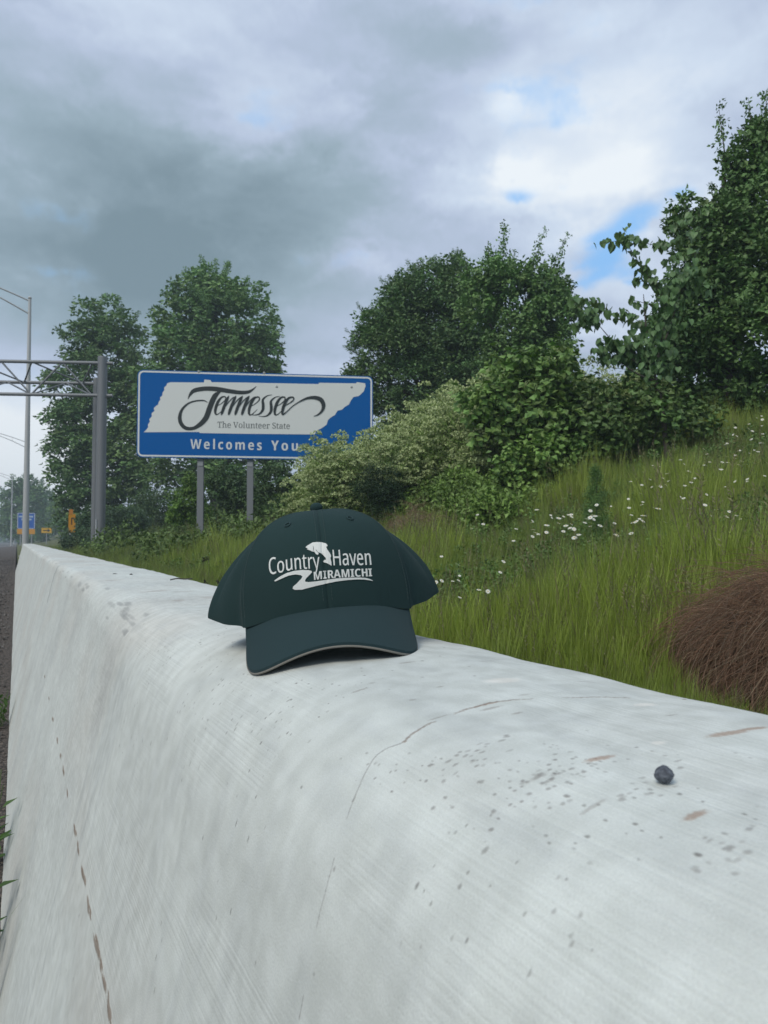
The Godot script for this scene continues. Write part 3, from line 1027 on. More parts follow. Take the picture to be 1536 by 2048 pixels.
	tree("dark_tree", "large dark vine-covered tree at the edge, topped with thin shoots", "tree", [Vector4(11.08, 5.54, -8.83, 0.84), Vector4(11.45, 6.50, -8.60, 0.66), Vector4(10.76, 5.89, -8.98, 0.44), Vector4(11.33, 4.48, -8.75, 1.05), Vector4(10.66, 4.48, -9.08, 0.66), Vector4(11.71, 5.54, -8.52, 0.97), Vector4(11.22, 6.59, -8.72, 0.40), Vector4(11.79, 7.38, -8.40, 0.53), Vector4(10.56, 3.69, -9.17, 0.53), Vector4(11.11, 3.52, -8.90, 0.53), Vector4(11.74, 3.52, -8.59, 0.62), Vector4(10.47, 6.50, -9.09, 0.37), Vector4(10.39, 4.31, -9.23, 0.48), Vector4(10.26, 4.92, -9.26, 0.35), Vector4(10.69, 5.19, -9.04, 0.53), Vector4(10.16, 3.69, -9.36, 0.40), Vector4(11.44, 7.56, -8.57, 0.31), Vector4(11.59, 8.08, -8.47, 0.26), Vector4(11.12, 3.12, -8.91, 0.48), Vector4(11.75, 3.08, -8.60, 0.53), Vector4(10.61, 3.12, -9.17, 0.40)], LEAF.broad2, 0.22, 12, Color(0.115, 0.215, 0.062), 0.2, "", [[Vector3(11.17, 6.86, -8.73), Vector3(10.93, 8.59, -8.78)], [Vector3(11.41, 7.03, -8.61), Vector3(11.21, 8.08, -8.66)], [Vector3(11.56, 7.29, -8.52), Vector3(11.39, 8.74, -8.54)], [Vector3(11.71, 7.47, -8.43), Vector3(11.67, 8.88, -8.40)], [Vector3(10.94, 6.59, -8.86), Vector3(10.81, 7.25, -8.89)], [Vector3(11.29, 6.68, -8.68), Vector3(11.08, 7.82, -8.74)], [Vector3(10.98, 6.42, -8.84), Vector3(10.91, 6.94, -8.85)]], null, 1, 1.15, -0.2)
	tree("sapling", "big-leaved sapling in front of the dark bushy tree", "sapling", [Vector4(7.27, 3.59, -10.24, 0.51), Vector4(7.72, 3.84, -10.01, 0.46), Vector4(7.58, 3.17, -10.11, 0.55), Vector4(7.21, 2.91, -10.30, 0.41), Vector4(6.98, 3.25, -10.41, 0.34)], LEAF.big, 0.2, 10, fresh, 0.03, "saplings at the top of the bank", [], null, 3, 0.5, -0.16)
	tree("sapling", "big-leaved sapling below the slender tree's shoots", "sapling", [Vector4(7.67, 3.81, -9.48, 0.45), Vector4(7.82, 3.20, -9.43, 0.49), Vector4(7.86, 2.92, -9.42, 0.50), Vector4(7.43, 2.75, -9.64, 0.41)], LEAF.big, 0.2, 10, Color(0.15, 0.265, 0.065), 0.03, "saplings at the top of the bank", [], null, 3, 0.5, -0.16)
	tree("sapling", "low leafy sapling under the gap of white sky", "sapling", [Vector4(8.09, 2.99, -8.75, 0.47), Vector4(8.58, 3.15, -8.50, 0.39), Vector4(9.00, 3.03, -8.30, 0.43), Vector4(9.42, 2.84, -8.09, 0.35), Vector4(8.37, 2.76, -8.62, 0.35), Vector4(8.86, 2.60, -8.38, 0.31)], LEAF.big, 0.17, 10, Color(0.12, 0.215, 0.058), 0.03, "saplings at the top of the bank", [], null, 3, 0.5, -0.16)
	tree("sapling", "lowest bright sapling spilling down into the grass", "sapling", [Vector4(7.27, 2.33, -9.18, 0.33), Vector4(6.85, 2.17, -9.40, 0.27), Vector4(7.69, 2.29, -8.98, 0.31), Vector4(8.10, 2.45, -8.76, 0.30)], LEAF.big, 0.15, 10, fresh, 0.03, "saplings at the top of the bank", [], null, 3, 0.5, -0.16)
	tree("round_shrub", "round dark fine-leaved shrub below the white flowered weeds", "shrub", [Vector4(5.70, 2.02, -11.65, 0.35), Vector4(5.49, 1.83, -11.76, 0.23), Vector4(5.94, 1.78, -11.54, 0.23), Vector4(5.79, 1.63, -11.62, 0.28)], LEAF.fine, 0.13, 9, Color(0.022, 0.058, 0.02), 0.025, "", [], null, 4, 0.5, -0.6)
	tree("shrub", "grey green shrub at the wall's far end beside the narrow orange sign", "shrub", [Vector4(2.47, 1.29, -33.40, 0.50), Vector4(2.01, 0.87, -33.64, 0.34), Vector4(2.46, 1.91, -33.37, 0.29)], LEAF.broad2, 0.22, 13, Color(0.075, 0.143, 0.060), 0.028, "shrubs along the foot of the bank", [], null, 4, 0.5, -0.34)
	tree("shrub", "wide dusky shrub right behind the gantry's posts", "shrub", [Vector4(3.57, 1.48, -31.73, 0.81), Vector4(4.20, 1.68, -31.40, 0.65), Vector4(4.39, 0.87, -31.34, 0.65), Vector4(2.94, 0.87, -32.06, 0.61)], LEAF.small, 0.2, 13, Color(0.068, 0.128, 0.060), 0.028, "shrubs along the foot of the bank", [], null, 4, 0.5, -0.34)
	tree("shrub", "shrub with a yellow green top beside the sign's first post", "shrub", [Vector4(4.64, 2.64, -22.20, 0.33), Vector4(4.53, 2.16, -22.28, 0.48), Vector4(4.27, 1.79, -22.42, 0.39), Vector4(4.81, 1.79, -22.16, 0.39)], LEAF.broad2, 0.16, 13, Color(0.13, 0.25, 0.04), 0.028, "shrubs along the foot of the bank", [], null, 4, 0.5, -0.34)
	tree("shrub", "shrub between the welcome sign's two posts", "shrub", [Vector4(6.45, 2.99, -25.76, 0.67), Vector4(7.08, 2.64, -25.46, 0.70), Vector4(6.62, 1.94, -25.72, 0.63), Vector4(7.33, 1.94, -25.37, 0.53)], LEAF.broad2, 0.22, 13, Color(0.075, 0.150, 0.048), 0.028, "shrubs along the foot of the bank", [], null, 4, 0.5, -0.34)
	tree("shrub", "shrub behind the second post of the welcome sign", "shrub", [Vector4(7.48, 2.92, -23.02, 0.68), Vector4(7.20, 2.19, -23.19, 0.62), Vector4(7.99, 2.51, -22.78, 0.62), Vector4(7.78, 1.94, -22.91, 0.49)], LEAF.broad2, 0.22, 13, Color(0.078, 0.150, 0.048), 0.028, "shrubs along the foot of the bank", [], null, 4, 0.5, -0.34)
	tree("shrub", "loose shrub at the feet of the tall round topped tree", "shrub", [Vector4(5.80, 1.70, -37.31, 0.92), Vector4(6.44, 2.55, -36.96, 0.88), Vector4(6.79, 1.34, -36.83, 0.88), Vector4(5.57, 2.67, -37.38, 0.73)], LEAF.small, 0.28, 13, Color(0.075, 0.135, 0.054), 0.028, "shrubs along the foot of the bank", [], null, 4, 0.5, -0.34)
	redbud([Vector4(8.97, 4.39, -8.25, 0.37), Vector4(9.21, 4.93, -8.11, 0.39), Vector4(8.51, 4.00, -8.50, 0.26), Vector4(7.93, 4.47, -8.76, 0.23), Vector4(8.78, 3.77, -8.37, 0.43), Vector4(8.18, 3.92, -8.66, 0.27)], [[Vector3(9.44, 5.79, -7.96), Vector3(8.99, 5.55, -8.19)], [Vector3(8.99, 5.55, -8.19), Vector3(8.50, 5.63, -8.43)], [Vector3(8.50, 5.63, -8.43), Vector3(8.05, 5.58, -8.66)], [Vector3(8.97, 4.70, -8.24), Vector3(8.48, 5.48, -8.45)], [Vector3(8.48, 5.48, -8.45), Vector3(8.36, 5.83, -8.49)], [Vector3(9.43, 6.02, -7.95), Vector3(9.05, 5.87, -8.15)], [Vector3(9.44, 5.44, -7.97), Vector3(8.96, 5.32, -8.22)], [Vector3(8.82, 5.01, -8.30), Vector3(8.49, 4.97, -8.46)], [Vector3(8.76, 4.62, -8.34), Vector3(8.47, 4.70, -8.49)], [Vector3(8.35, 4.39, -8.56), Vector3(7.99, 4.66, -8.72)], [Vector3(7.99, 4.66, -8.72), Vector3(7.64, 4.70, -8.90)], [Vector3(7.93, 4.39, -8.77), Vector3(7.69, 4.31, -8.89)], [Vector3(8.70, 4.31, -8.39), Vector3(8.34, 4.51, -8.56)], [Vector3(8.77, 3.92, -8.37), Vector3(8.07, 4.08, -8.71)], [Vector3(8.71, 3.61, -8.41), Vector3(8.22, 3.65, -8.65)], [Vector3(9.29, 6.10, -8.02), Vector3(9.22, 6.06, -8.05)]])
	# a narrow young conifer in the grass
	var at := Vector3(5.25, 0, -5.75)
	at.y = ground(at.x, at.z)
	var root := thing("young_conifer", "small narrow dark green conifer standing alone in the grass", "conifer", at)
	var acc := Acc.new()
	acc.tube([Vector3(0, -0.1, 0), Vector3(0.02, 0.9, 0)], [0.014, 0.003], 6)
	build(acc.mesh(), "trunk", LEAF.bark, root)
	var sc := Scatter.new()
	for k in 200:
		var t := pow(rng.randf(), 1.3)
		var a := rng.randf() * TAU
		var r := (1.0 - t) * 0.24 * pow(rng.randf(), 0.6) * (1.0 + 0.5 * nz(a * 20.0, t * 60.0)) + 0.01
		sc.put(Transform3D(rbasis().scaled(Vector3.ONE * 0.06), Vector3(cos(a) * r, 0.04 + t * 0.9, sin(a) * r)), Color(0.11, 0.21, 0.055) * rng.randf_range(0.75, 1.25))
	scatter(sc, LEAF.fine, "foliage", LEAF.grassmat, root)
	# mass of trees closing the view far along the road
	var woods := Scatter.new()
	for k in 1500:
		var x := rng.randf_range(-40, 90)
		var z := rng.randf_range(-330, -300)
		var hh := 9.0 + 5.0 * nz(x * 4.0, 3.0) + 3.0 * nz(x * 18.0, 8.0)
		woods.put(Transform3D(rbasis().scaled(Vector3.ONE * rng.randf_range(1.2, 2.2)), Vector3(x, rng.randf_range(0.0, hh), z)), deep * rng.randf_range(0.85, 1.2))
	tag(scatter(woods, LEAF.broad, "distant_woods", LEAF.mat), "low pale woods closing off the far end of the road", "woods")


func redbud(lobes: Array, sprays: Array) -> void:   # open sapling whose large leaves hang one by one against the sky
	var at := Vector3(9.0, 0, -8.25)
	at.y = ground(at.x, at.z)
	var root := thing("heart_leaved_tree", "open sapling tree with large heart-shaped leaves hanging against the sky", "tree", at)
	trunk(root, lobes, 0.05, sprays)
	var kinds := []
	for k in 3:
		var acc := Acc.new()
		heart(acc, 0.112 + 0.016 * k)
		kinds.append(acc.mesh())
	var mats := []
	for k in 3:
		var m := leaf_mat(0.35, 0.5)
		m.vertex_color_use_as_albedo = false
		m.albedo_color = lin(0.068 + 0.014 * k, 0.135 + 0.024 * k, 0.048 + 0.006 * k)
		mats.append(m)
	var n := 0
	for q in sprays:
		var a: Vector3 = q[0] - at
		var b: Vector3 = q[1] - at
		var c := int((b - a).length() / 0.026) + 2
		for k in c:
			if n >= 290: break
			n += 1
			var o := build(kinds[rng.randi() % 3], "leaf", mats[rng.randi() % 3], root)
			var p := a.lerp(b, (k + rng.randf()) / c) + Vector3(rng.randfn(0, 0.035), rng.randf_range(-0.03, 0.07), rng.randfn(0, 0.05))
			o.transform = Transform3D(Basis(Vector3.UP, rng.randf() * TAU) * Basis(Vector3.RIGHT, rng.randf_range(-1.0, 0.35)) * Basis(Vector3.BACK, rng.randfn(0, 0.35)) * Basis.from_scale(Vector3.ONE * rng.randf_range(0.6, 1.1)), p)
	var more := Scatter.new()
	for q in lobes:
		for k in int(1700.0 * q.w * q.w):
			var d := rdir()
			var p: Vector3 = Vector3(q.x, q.y, q.z) + d * q.w * lerpf(0.2, 1.1, rng.randf())
			if nz(p.x * 120.0, p.y * 120.0, p.z * 120.0) < -0.1: continue
			var bs := Basis(Vector3.UP, rng.randf() * TAU) * Basis(Vector3.RIGHT, rng.randf_range(-1.0, 0.35)) * Basis.from_scale(Vector3.ONE * rng.randf_range(0.55, 1.05))
			more.put(Transform3D(bs, p - at), Color(0.09, 0.175, 0.06) * rng.randf_range(0.75, 1.25))
	scatter(more, kinds[1], "crown", LEAF.mat, root)


# ---------------------------------------------------------------- gantry and light poles
func steel(k: float) -> StandardMaterial3D:
	return mat(0.30 * k, 0.32 * k, 0.335 * k, 0.55, 0.25)


func make_gantry() -> void:
	var m := steel(0.55)
	var m2 := steel(0.62)
	var base := Vector3(2.65, 0, -28.0)
	var root := thing("sign_gantry", "grey steel overhead gantry with open triangular truss and paired posts", "gantry", base, deg_to_rad(158.4))
	var g := ground(2.65, -28.0) - 0.2
	for far in [0, 1]:
		var x0: float = 17.0 * far
		for q in [[x0, 0.0, 0.165, 7.53], [x0 + (0.54 if far == 0 else -0.5), 1.17, 0.125, 6.98]]:
			var acc := Acc.new()
			acc.tube([Vector3(q[0], g, q[1]), Vector3(q[0], q[3] - 0.03, q[1]), Vector3(q[0], q[3], q[1])], [q[2] * 1.05, q[2], q[2] * 0.93], 20)
			acc.box(Transform3D(Basis(), Vector3(q[0], g + 0.22, q[1])), Vector3(0.62, 0.05, 0.62))
			build(acc.mesh(), "post", m, root)
	var cd := Acc.new()
	cd.tube([Vector3(0.09, g, -0.17), Vector3(0.09, 1.7, -0.17)], [0.022, 0.022], 6)
	build(cd.mesh(), "conduit", mat(0.5, 0.52, 0.54, 0.4, 0.2), root)
	for q in [[7.3, 0.0, -0.36], [6.13, 0.0, -0.36], [6.8, 1.17, 0.2]]:
		var acc := Acc.new()
		acc.tube([Vector3(q[2], q[0], q[1]), Vector3(17.4, q[0], q[1])], [0.062, 0.062], 10)
		build(acc.mesh(), "chord", m2, root)
	var bar := func(a: Vector3, b: Vector3, r: float):
		var acc := Acc.new()
		acc.tube([a, b], [r, r], 6)
		build(acc.mesh(), "diagonal", m2, root)
	for k in 8:
		var x := 0.35 + 2.1 * k
		bar.call(Vector3(x, 6.13, 0), Vector3(x + 1.05, 7.3, 0), 0.034)
		bar.call(Vector3(x + 1.05, 7.3, 0), Vector3(x + 2.1, 6.13, 0), 0.034)
		bar.call(Vector3(x, 7.3, 0), Vector3(x + 0.7, 6.8, 1.17), 0.03)
		bar.call(Vector3(x + 0.7, 6.8, 1.17), Vector3(x + 2.1, 7.3, 0), 0.03)
		bar.call(Vector3(x, 6.13, 0), Vector3(x + 1.3, 6.8, 1.17), 0.03)
		bar.call(Vector3(x + 1.3, 6.8, 1.17), Vector3(x + 2.1, 6.13, 0), 0.03)


func make_poles() -> void:
	var m := mat(0.44, 0.45, 0.44, 0.5, 0.15)
	var root := thing("light_pole", "nearest tall pale street light pole, rising just past the wall's end", "light pole", Vector3(0.34, ground(0.34, -35.6), -35.6), 0.0, "street light poles along the road")
	var acc := Acc.new()
	acc.tube([Vector3(0, -0.1, 0), Vector3(0, 0.3, 0), Vector3(0, 11.3, 0)], [0.145, 0.14, 0.062], 16)
	acc.lathe([Vector2(0, 11.3), Vector2(0.075, 11.3), Vector2(0.075, 11.36), Vector2(0, 11.42)], 14)
	build(acc.mesh(), "pole", m, root)
	acc = Acc.new()
	acc.box(Transform3D(Basis(), Vector3(0, 0.03, 0)), Vector3(0.5, 0.06, 0.5))
	build(acc.mesh(), "base_plate", m, root)
	for q in [[11.2, 12.25, 0.0], [10.62, 12.12, 0.05]]:
		acc = Acc.new()
		acc.tube(spline([Vector3(0, q[0], 0), Vector3(-1.3, q[0] + (q[1] - q[0]) * 0.42, 0), Vector3(-2.8, q[0] + (q[1] - q[0]) * 0.8, 0), Vector3(-4.2, q[1], 0)], 4), range(13).map(func(i): return 0.036 - 0.0008 * i), 8)
		build(acc.mesh(), "arm", m, root)
	acc = Acc.new()
	acc.tube([Vector3(-1.3, 11.25, 0), Vector3(-1.3, 11.62, 0)], [0.018, 0.018], 6)
	build(acc.mesh(), "arm_strut", m, root)
	acc = Acc.new()
	acc.tube(spline([Vector3(-4.1, 12.22, 0), Vector3(-4.4, 12.27, 0), Vector3(-4.8, 12.25, 0), Vector3(-5.0, 12.2, 0)], 3), [0.05, 0.07, 0.09, 0.11, 0.12, 0.125, 0.125, 0.12, 0.09, 0.03], 10)
	build(acc.mesh(), "lamp_head", mat(0.35, 0.36, 0.36, 0.5), root)
	var spots := [[0.72, -85.7, "light pole hidden behind the nearest one, only its arms showing beside it"], [-0.8, -134.5, "distant light pole at the frame's edge before the round tree"], [-0.55, -186.9, "thin light pole just beyond the distant one before the round tree"], [7.4, -213.0, "farthest thin light pole, above the yellow arrow sign"]]
	for s in spots:
		var o: Node3D = root.duplicate()
		o.name = numbered("light_pole")
		add_child(o)
		o.position = Vector3(s[0], 0.0 if s[0] < 2.0 else 0.3, s[1])
		o.set_meta("label", s[2])


# ---------------------------------------------------------------- signs
func ring(w: float, h: float, r: float, z: float, seg := 6) -> PackedVector3Array:   # rounded rectangle, counter-clockwise, centred
	var out := PackedVector3Array()
	for q in [[1, 1, 0.0], [-1, 1, PI / 2], [-1, -1, PI], [1, -1, PI * 1.5]]:
		for k in seg + 1:
			var a: float = q[2] + PI / 2 * k / seg
			out.append(Vector3(q[0] * (w / 2 - r) + cos(a) * r, q[1] * (h / 2 - r) + sin(a) * r, z))
	return out


func plate(acc: Acc, w: float, h: float, r: float, z0: float, z1: float) -> void:
	var f := ring(w, h, r, z1)
	var b := ring(w, h, r, z0)
	for k in f.size():
		var j := (k + 1) % f.size()
		acc.tri(Vector3(0, 0, z1), f[k], f[j])
		acc.tri(Vector3(0, 0, z0), b[j], b[k])
		acc.quad(b[k], b[j], f[j], f[k])


func band(acc: Acc, w: float, h: float, r: float, t: float, z: float) -> void:   # the printed border line
	var o := ring(w, h, r, z)
	var i := ring(w - 2 * t, h - 2 * t, maxf(r - t, 0.005), z)
	for k in o.size():
		var j := (k + 1) % o.size()
		acc.quad(i[k], o[k], o[j], i[j])


func poly(acc: Acc, pts: PackedVector2Array, place: Callable, cell := 0.0) -> void:   # fills an outline through place(Vector2) -> Vector3
	var parts := [pts]
	if cell > 0.0:
		parts = []
		var lo := pts[0]
		var hi := pts[0]
		for p in pts:
			lo = lo.min(p); hi = hi.max(p)
		var x := lo.x
		while x < hi.x:
			var y := lo.y
			while y < hi.y:
				for q in Geometry2D.intersect_polygons(pts, PackedVector2Array([Vector2(x, y), Vector2(x + cell, y), Vector2(x + cell, y + cell), Vector2(x, y + cell)])):
					parts.append(q)
				y += cell
			x += cell
	for q in parts:
		var ids := Geometry2D.triangulate_polygon(q)
		for k in range(0, ids.size(), 3):
			var a: Vector2 = q[ids[k]]
			var b: Vector2 = q[ids[k + 1]]
			var c: Vector2 = q[ids[k + 2]]
			var A: Vector3 = place.call(a)
			var B: Vector3 = place.call(b)
			var C: Vector3 = place.call(c)
			if (B - A).cross(C - A).z < 0.0: acc.tri(A, C, B)
			else: acc.tri(A, B, C)


func stroke(acc: Acc, pts: Array, place: Callable, per := 8) -> void:   # a pen stroke of changing width: (x, y, width)
	var s := spline(pts, per)
	var l := []
	var r := []
	for i in s.size():
		var d: Vector3 = s[mini(i + 1, s.size() - 1)] - s[maxi(i - 1, 0)]
		var t := Vector2(d.x, d.y).normalized()
		var n: Vector2 = Vector2(-t.y, t.x) * s[i].z * 0.5
		l.append(place.call(Vector2(s[i].x, s[i].y) + n))
		r.append(place.call(Vector2(s[i].x, s[i].y) - n))
	for i in s.size() - 1:
		acc.quad(l[i], l[i + 1], r[i + 1], r[i])


func lettering(acc: Acc, s: String, family: String, bold: bool, place: Callable, depth := 0.0, gap := 0) -> void:   # place(x 0..1 along the word, y in capital heights, depth 0..1) -> Vector3
	var system := SystemFont.new()
	system.font_names = PackedStringArray([family])
	system.font_weight = 700 if bold else 400
	var font := FontVariation.new()
	font.base_font = system
	font.spacing_glyph = gap
	var ref := TextMesh.new()
	ref.font = font; ref.font_size = 96; ref.pixel_size = 0.01; ref.depth = 0.0; ref.text = "H"
	var ra := ref.get_aabb()
	var tm := TextMesh.new()
	tm.font = font; tm.font_size = 96; tm.pixel_size = 0.01; tm.depth = 0.1 if depth > 0.0 else 0.0; tm.curve_step = 0.5; tm.text = s
	var ab := tm.get_aabb()
	for sf in tm.get_surface_count():
		var a := tm.surface_get_arrays(sf)
		var vs: PackedVector3Array = a[Mesh.ARRAY_VERTEX]
		var ids: PackedInt32Array = a[Mesh.ARRAY_INDEX] if a[Mesh.ARRAY_INDEX] != null else PackedInt32Array(range(vs.size()))
		var out: Array[Vector3] = []
		for p in vs:
			out.append(place.call((p.x - ab.position.x) / ab.size.x, (p.y - ra.position.y) / ra.size.y, (p.z / 0.1 + 0.5) if depth > 0.0 else 1.0))
		for k in range(0, ids.size(), 3):
			acc.tri(out[ids[k]], out[ids[k + 2]], out[ids[k + 1]])


func make_welcome_sign() -> void:
	var W := 5.84
	var H := 2.17
	var lean := deg_to_rad(-19.0)
	var mid := Vector3(5.36, 0, -17.95)
	var root := thing("welcome_sign", "large blue welcome sign with white state outline and black script lettering", "sign", mid, lean)
	var cy := 4.085
	var blue := mat(0.0, 0.098, 0.34, 0.6)
	blue.metallic_specular = 0.25
	var white := mat(0.66, 0.685, 0.66, 0.5)
	var black := mat(0.012, 0.02, 0.02, 0.5)
	var acc := Acc.new()
	plate(acc, W, H, 0.14, -0.012, 0.0)
	var panel := build(acc.mesh(), "panel", blue, root)
	panel.position.y = cy
	acc = Acc.new()
	band(acc, W - 0.045, H - 0.045, 0.125, 0.04, 0.003)
	build(acc.mesh(), "border_line", white, panel)
	# photo coordinates of the sign's face, straightened
	var face := func(x: float, y: float, z: float) -> Vector3:
		var s := (x - 95.0) / 1347.0
		var t := s * 18.2 / ((1.0 - s) * 18.95 + s * 18.2)
		var top := 105.0 + 45.0 * s
		var bot := 615.0 + 13.0 * s
		return Vector3((t - 0.5) * W, (0.5 - (y - top) / (bot - top)) * H, z)
	var outline := PackedVector2Array()
	for q in [[135, 470], [150, 455], [160, 440], [158, 425], [170, 408], [165, 395], [180, 378], [178, 360], [195, 346], [190, 330], [205, 316], [215, 310], [218, 295], [228, 280], [225, 268], [238, 258], [240, 240], [250, 225], [248, 210], [262, 198], [265, 186], [285, 180], [475, 182], [478, 165], [512, 168], [520, 180], [700, 183], [1130, 193], [1135, 186], [1345, 190], [1350, 183], [1398, 190], [1400, 205], [1390, 235], [1362, 262], [1330, 268], [1315, 290], [1305, 310], [1280, 325], [1265, 340], [1240, 345], [1225, 370], [1200, 385], [1185, 400], [1178, 425], [1150, 445], [1120, 460], [1110, 481], [700, 478], [455, 474], [450, 468]]:
		outline.append(Vector2(q[0], q[1]))
	acc = Acc.new()
	poly(acc, outline, func(p: Vector2): return face.call(p.x, p.y, 0.004))
	build(acc.mesh(), "state_outline", white, panel)
	var at := func(p: Vector2): return face.call((340.0 + p.x / 4.655 - 240.0) * 2.844, (755.0 + p.y / 4.655 - 700.0) * 2.844, 0.008)
	acc = Acc.new()
	stroke(acc, [Vector3(165, 200, 4), Vector3(188, 152, 26), Vector3(230, 116, 40), Vector3(330, 100, 42), Vector3(440, 106, 44), Vector3(560, 126, 40), Vector3(660, 138, 36), Vector3(730, 132, 30), Vector3(772, 108, 16), Vector3(805, 78, 3)], at)
	build(acc.mesh(), "script_letter", black, panel)
	acc = Acc.new()
	stroke(acc, [Vector3(470, 128, 12), Vector3(425, 160, 44), Vector3(395, 215, 50), Vector3(368, 285, 50), Vector3(338, 370, 50), Vector3(290, 430, 44), Vector3(222, 474, 32), Vector3(150, 474, 34), Vector3(104, 432, 36), Vector3(90, 370, 34), Vector3(110, 300, 24), Vector3(165, 243, 17), Vector3(235, 217, 14), Vector3(310, 213, 12), Vector3(352, 232, 3)], at)
	var t2 := build(acc.mesh(), "script_letter", black, panel)
	t2.position.z = 0.0015
	var e := [Vector3(432, 268, 5), Vector3(480, 240, 8), Vector3(516, 205, 12), Vector3(512, 178, 12), Vector3(478, 184, 18), Vector3(446, 226, 27), Vector3(424, 290, 27), Vector3(424, 338, 18), Vector3(450, 340, 9), Vector3(500, 292, 4)]
	var ss := [Vector3(950, 160, 4), Vector3(905, 170, 10), Vector3(866, 205, 20), Vector3(868, 250, 27), Vector3(866, 300, 26), Vector3(836, 338, 16), Vector3(795, 350, 8), Vector3(752, 346, 3)]
	var moved := func(pts: Array, dx: float, dy: float) -> Array: return pts.map(func(p): return p + Vector3(dx, dy, 0))
	var list := [e, moved.call(e, 315, 4), ss, moved.call(ss, 76, 14), moved.call(e, 555, 4)]
	for x in [478.0, 545.0, 606.0, 668.0]:
		list.append([Vector3(x + 70, 168, 4), Vector3(x + 58, 192, 22), Vector3(x + 30, 260, 28), Vector3(x + 6, 330, 24), Vector3(x, 352, 3)])
		list.append([Vector3(x + 14, 310, 4), Vector3(x + 62, 235, 8), Vector3(x + 104, 190, 10), Vector3(x + 128, 178, 6)])
	list.append([Vector3(1057, 272, 5), Vector3(1105, 244, 8), Vector3(1150, 210, 12), Vector3(1148, 184, 12), Vector3(1108, 190, 18), Vector3(1076, 232, 27), Vector3(1052, 296, 27), Vector3(1050, 344, 16), Vector3(1090, 318, 9), Vector3(1140, 270, 8), Vector3(1205, 226, 11), Vector3(1280, 193, 22), Vector3(1350, 187, 32), Vector3(1408, 208, 40), Vector3(1432, 258, 36), Vector3(1420, 308, 24), Vector3(1382, 346, 13), Vector3(1340, 362, 4)])
	for k in list.size():
		acc = Acc.new()
		stroke(acc, list[k], at, 6)
		var o := build(acc.mesh(), "script_letter", black, panel)
		o.position.z = 0.0006 * k
	acc = Acc.new()
	lettering(acc, "The Volunteer State", "Droid Serif", false, func(x, y, _z): return at.call(Vector2(lerpf(443, 1118, x), lerpf(468, 480, x) - y * 55.0)))
	build(acc.mesh(), "lettering", mat(0.085, 0.10, 0.10, 0.5), panel)
	for q in [["Welcomes", 192.0, 858.0], ["You", 945.0, 1196.0]]:
		acc = Acc.new()
		lettering(acc, q[0], "Droid Sans", true, func(x, y, _z): return at.call(Vector2(lerpf(q[1], q[2], x), lerpf(668, 683, (lerpf(q[1], q[2], x) - 190) / 1000.0) - y * 90.0)), 0.0, 15)
		build(acc.mesh(), "lettering", mat(0.62, 0.66, 0.68, 0.5), panel)
	# bolts on the face, rails and I-beam posts behind
	for q in [[892, 208], [1320, 212], [445, 118], [820, 128]]:
		acc = Acc.new()
		var p: Vector3 = face.call(q[0], q[1], 0.006)
		acc.lathe([Vector2(0, 0.006), Vector2(0.03, 0.004), Vector2(0.034, -0.006)], 8, Transform3D(Basis(Vector3.RIGHT, PI / 2), p))
		build(acc.mesh(), "bolt", mat(0.28, 0.3, 0.3, 0.5, 0.3), panel)
	for y in [-0.8, 0.0, 0.8]:
		acc = Acc.new()
		acc.box(Transform3D(Basis(), Vector3(0, y, -0.045)), Vector3(W - 0.2, 0.09, 0.06))
		build(acc.mesh(), "rail", steel(0.8), panel)
	for q in [457.0, 742.0, 1110.0]:
		var x: float = face.call(q, 600.0, 0.0).x
		var w := root.to_global(Vector3(x, 0, -0.16)) if root.is_inside_tree() else Vector3.ZERO
		var gy := ground(w.x, w.z)
		acc = Acc.new()
		var top := cy + H / 2 - 0.1
		var hh := top - gy + 0.3
		var c := (top + gy - 0.3) / 2
		acc.box(Transform3D(Basis(), Vector3(x, c, -0.0825)), Vector3(0.155, hh, 0.012))
		acc.box(Transform3D(Basis(), Vector3(x, c, -0.2375)), Vector3(0.155, hh, 0.012))
		acc.box(Transform3D(Basis(), Vector3(x, c, -0.16)), Vector3(0.010, hh, 0.143))
		var post := build(acc.mesh(), "post", steel(0.62), root)
		acc = Acc.new()
		acc.box(Transform3D(Basis(), Vector3(x, cy - H / 2 - 0.13, -0.070)), Vector3(0.13, 0.11, 0.012))
		build(acc.mesh(), "splice_plate", steel(0.9), post)


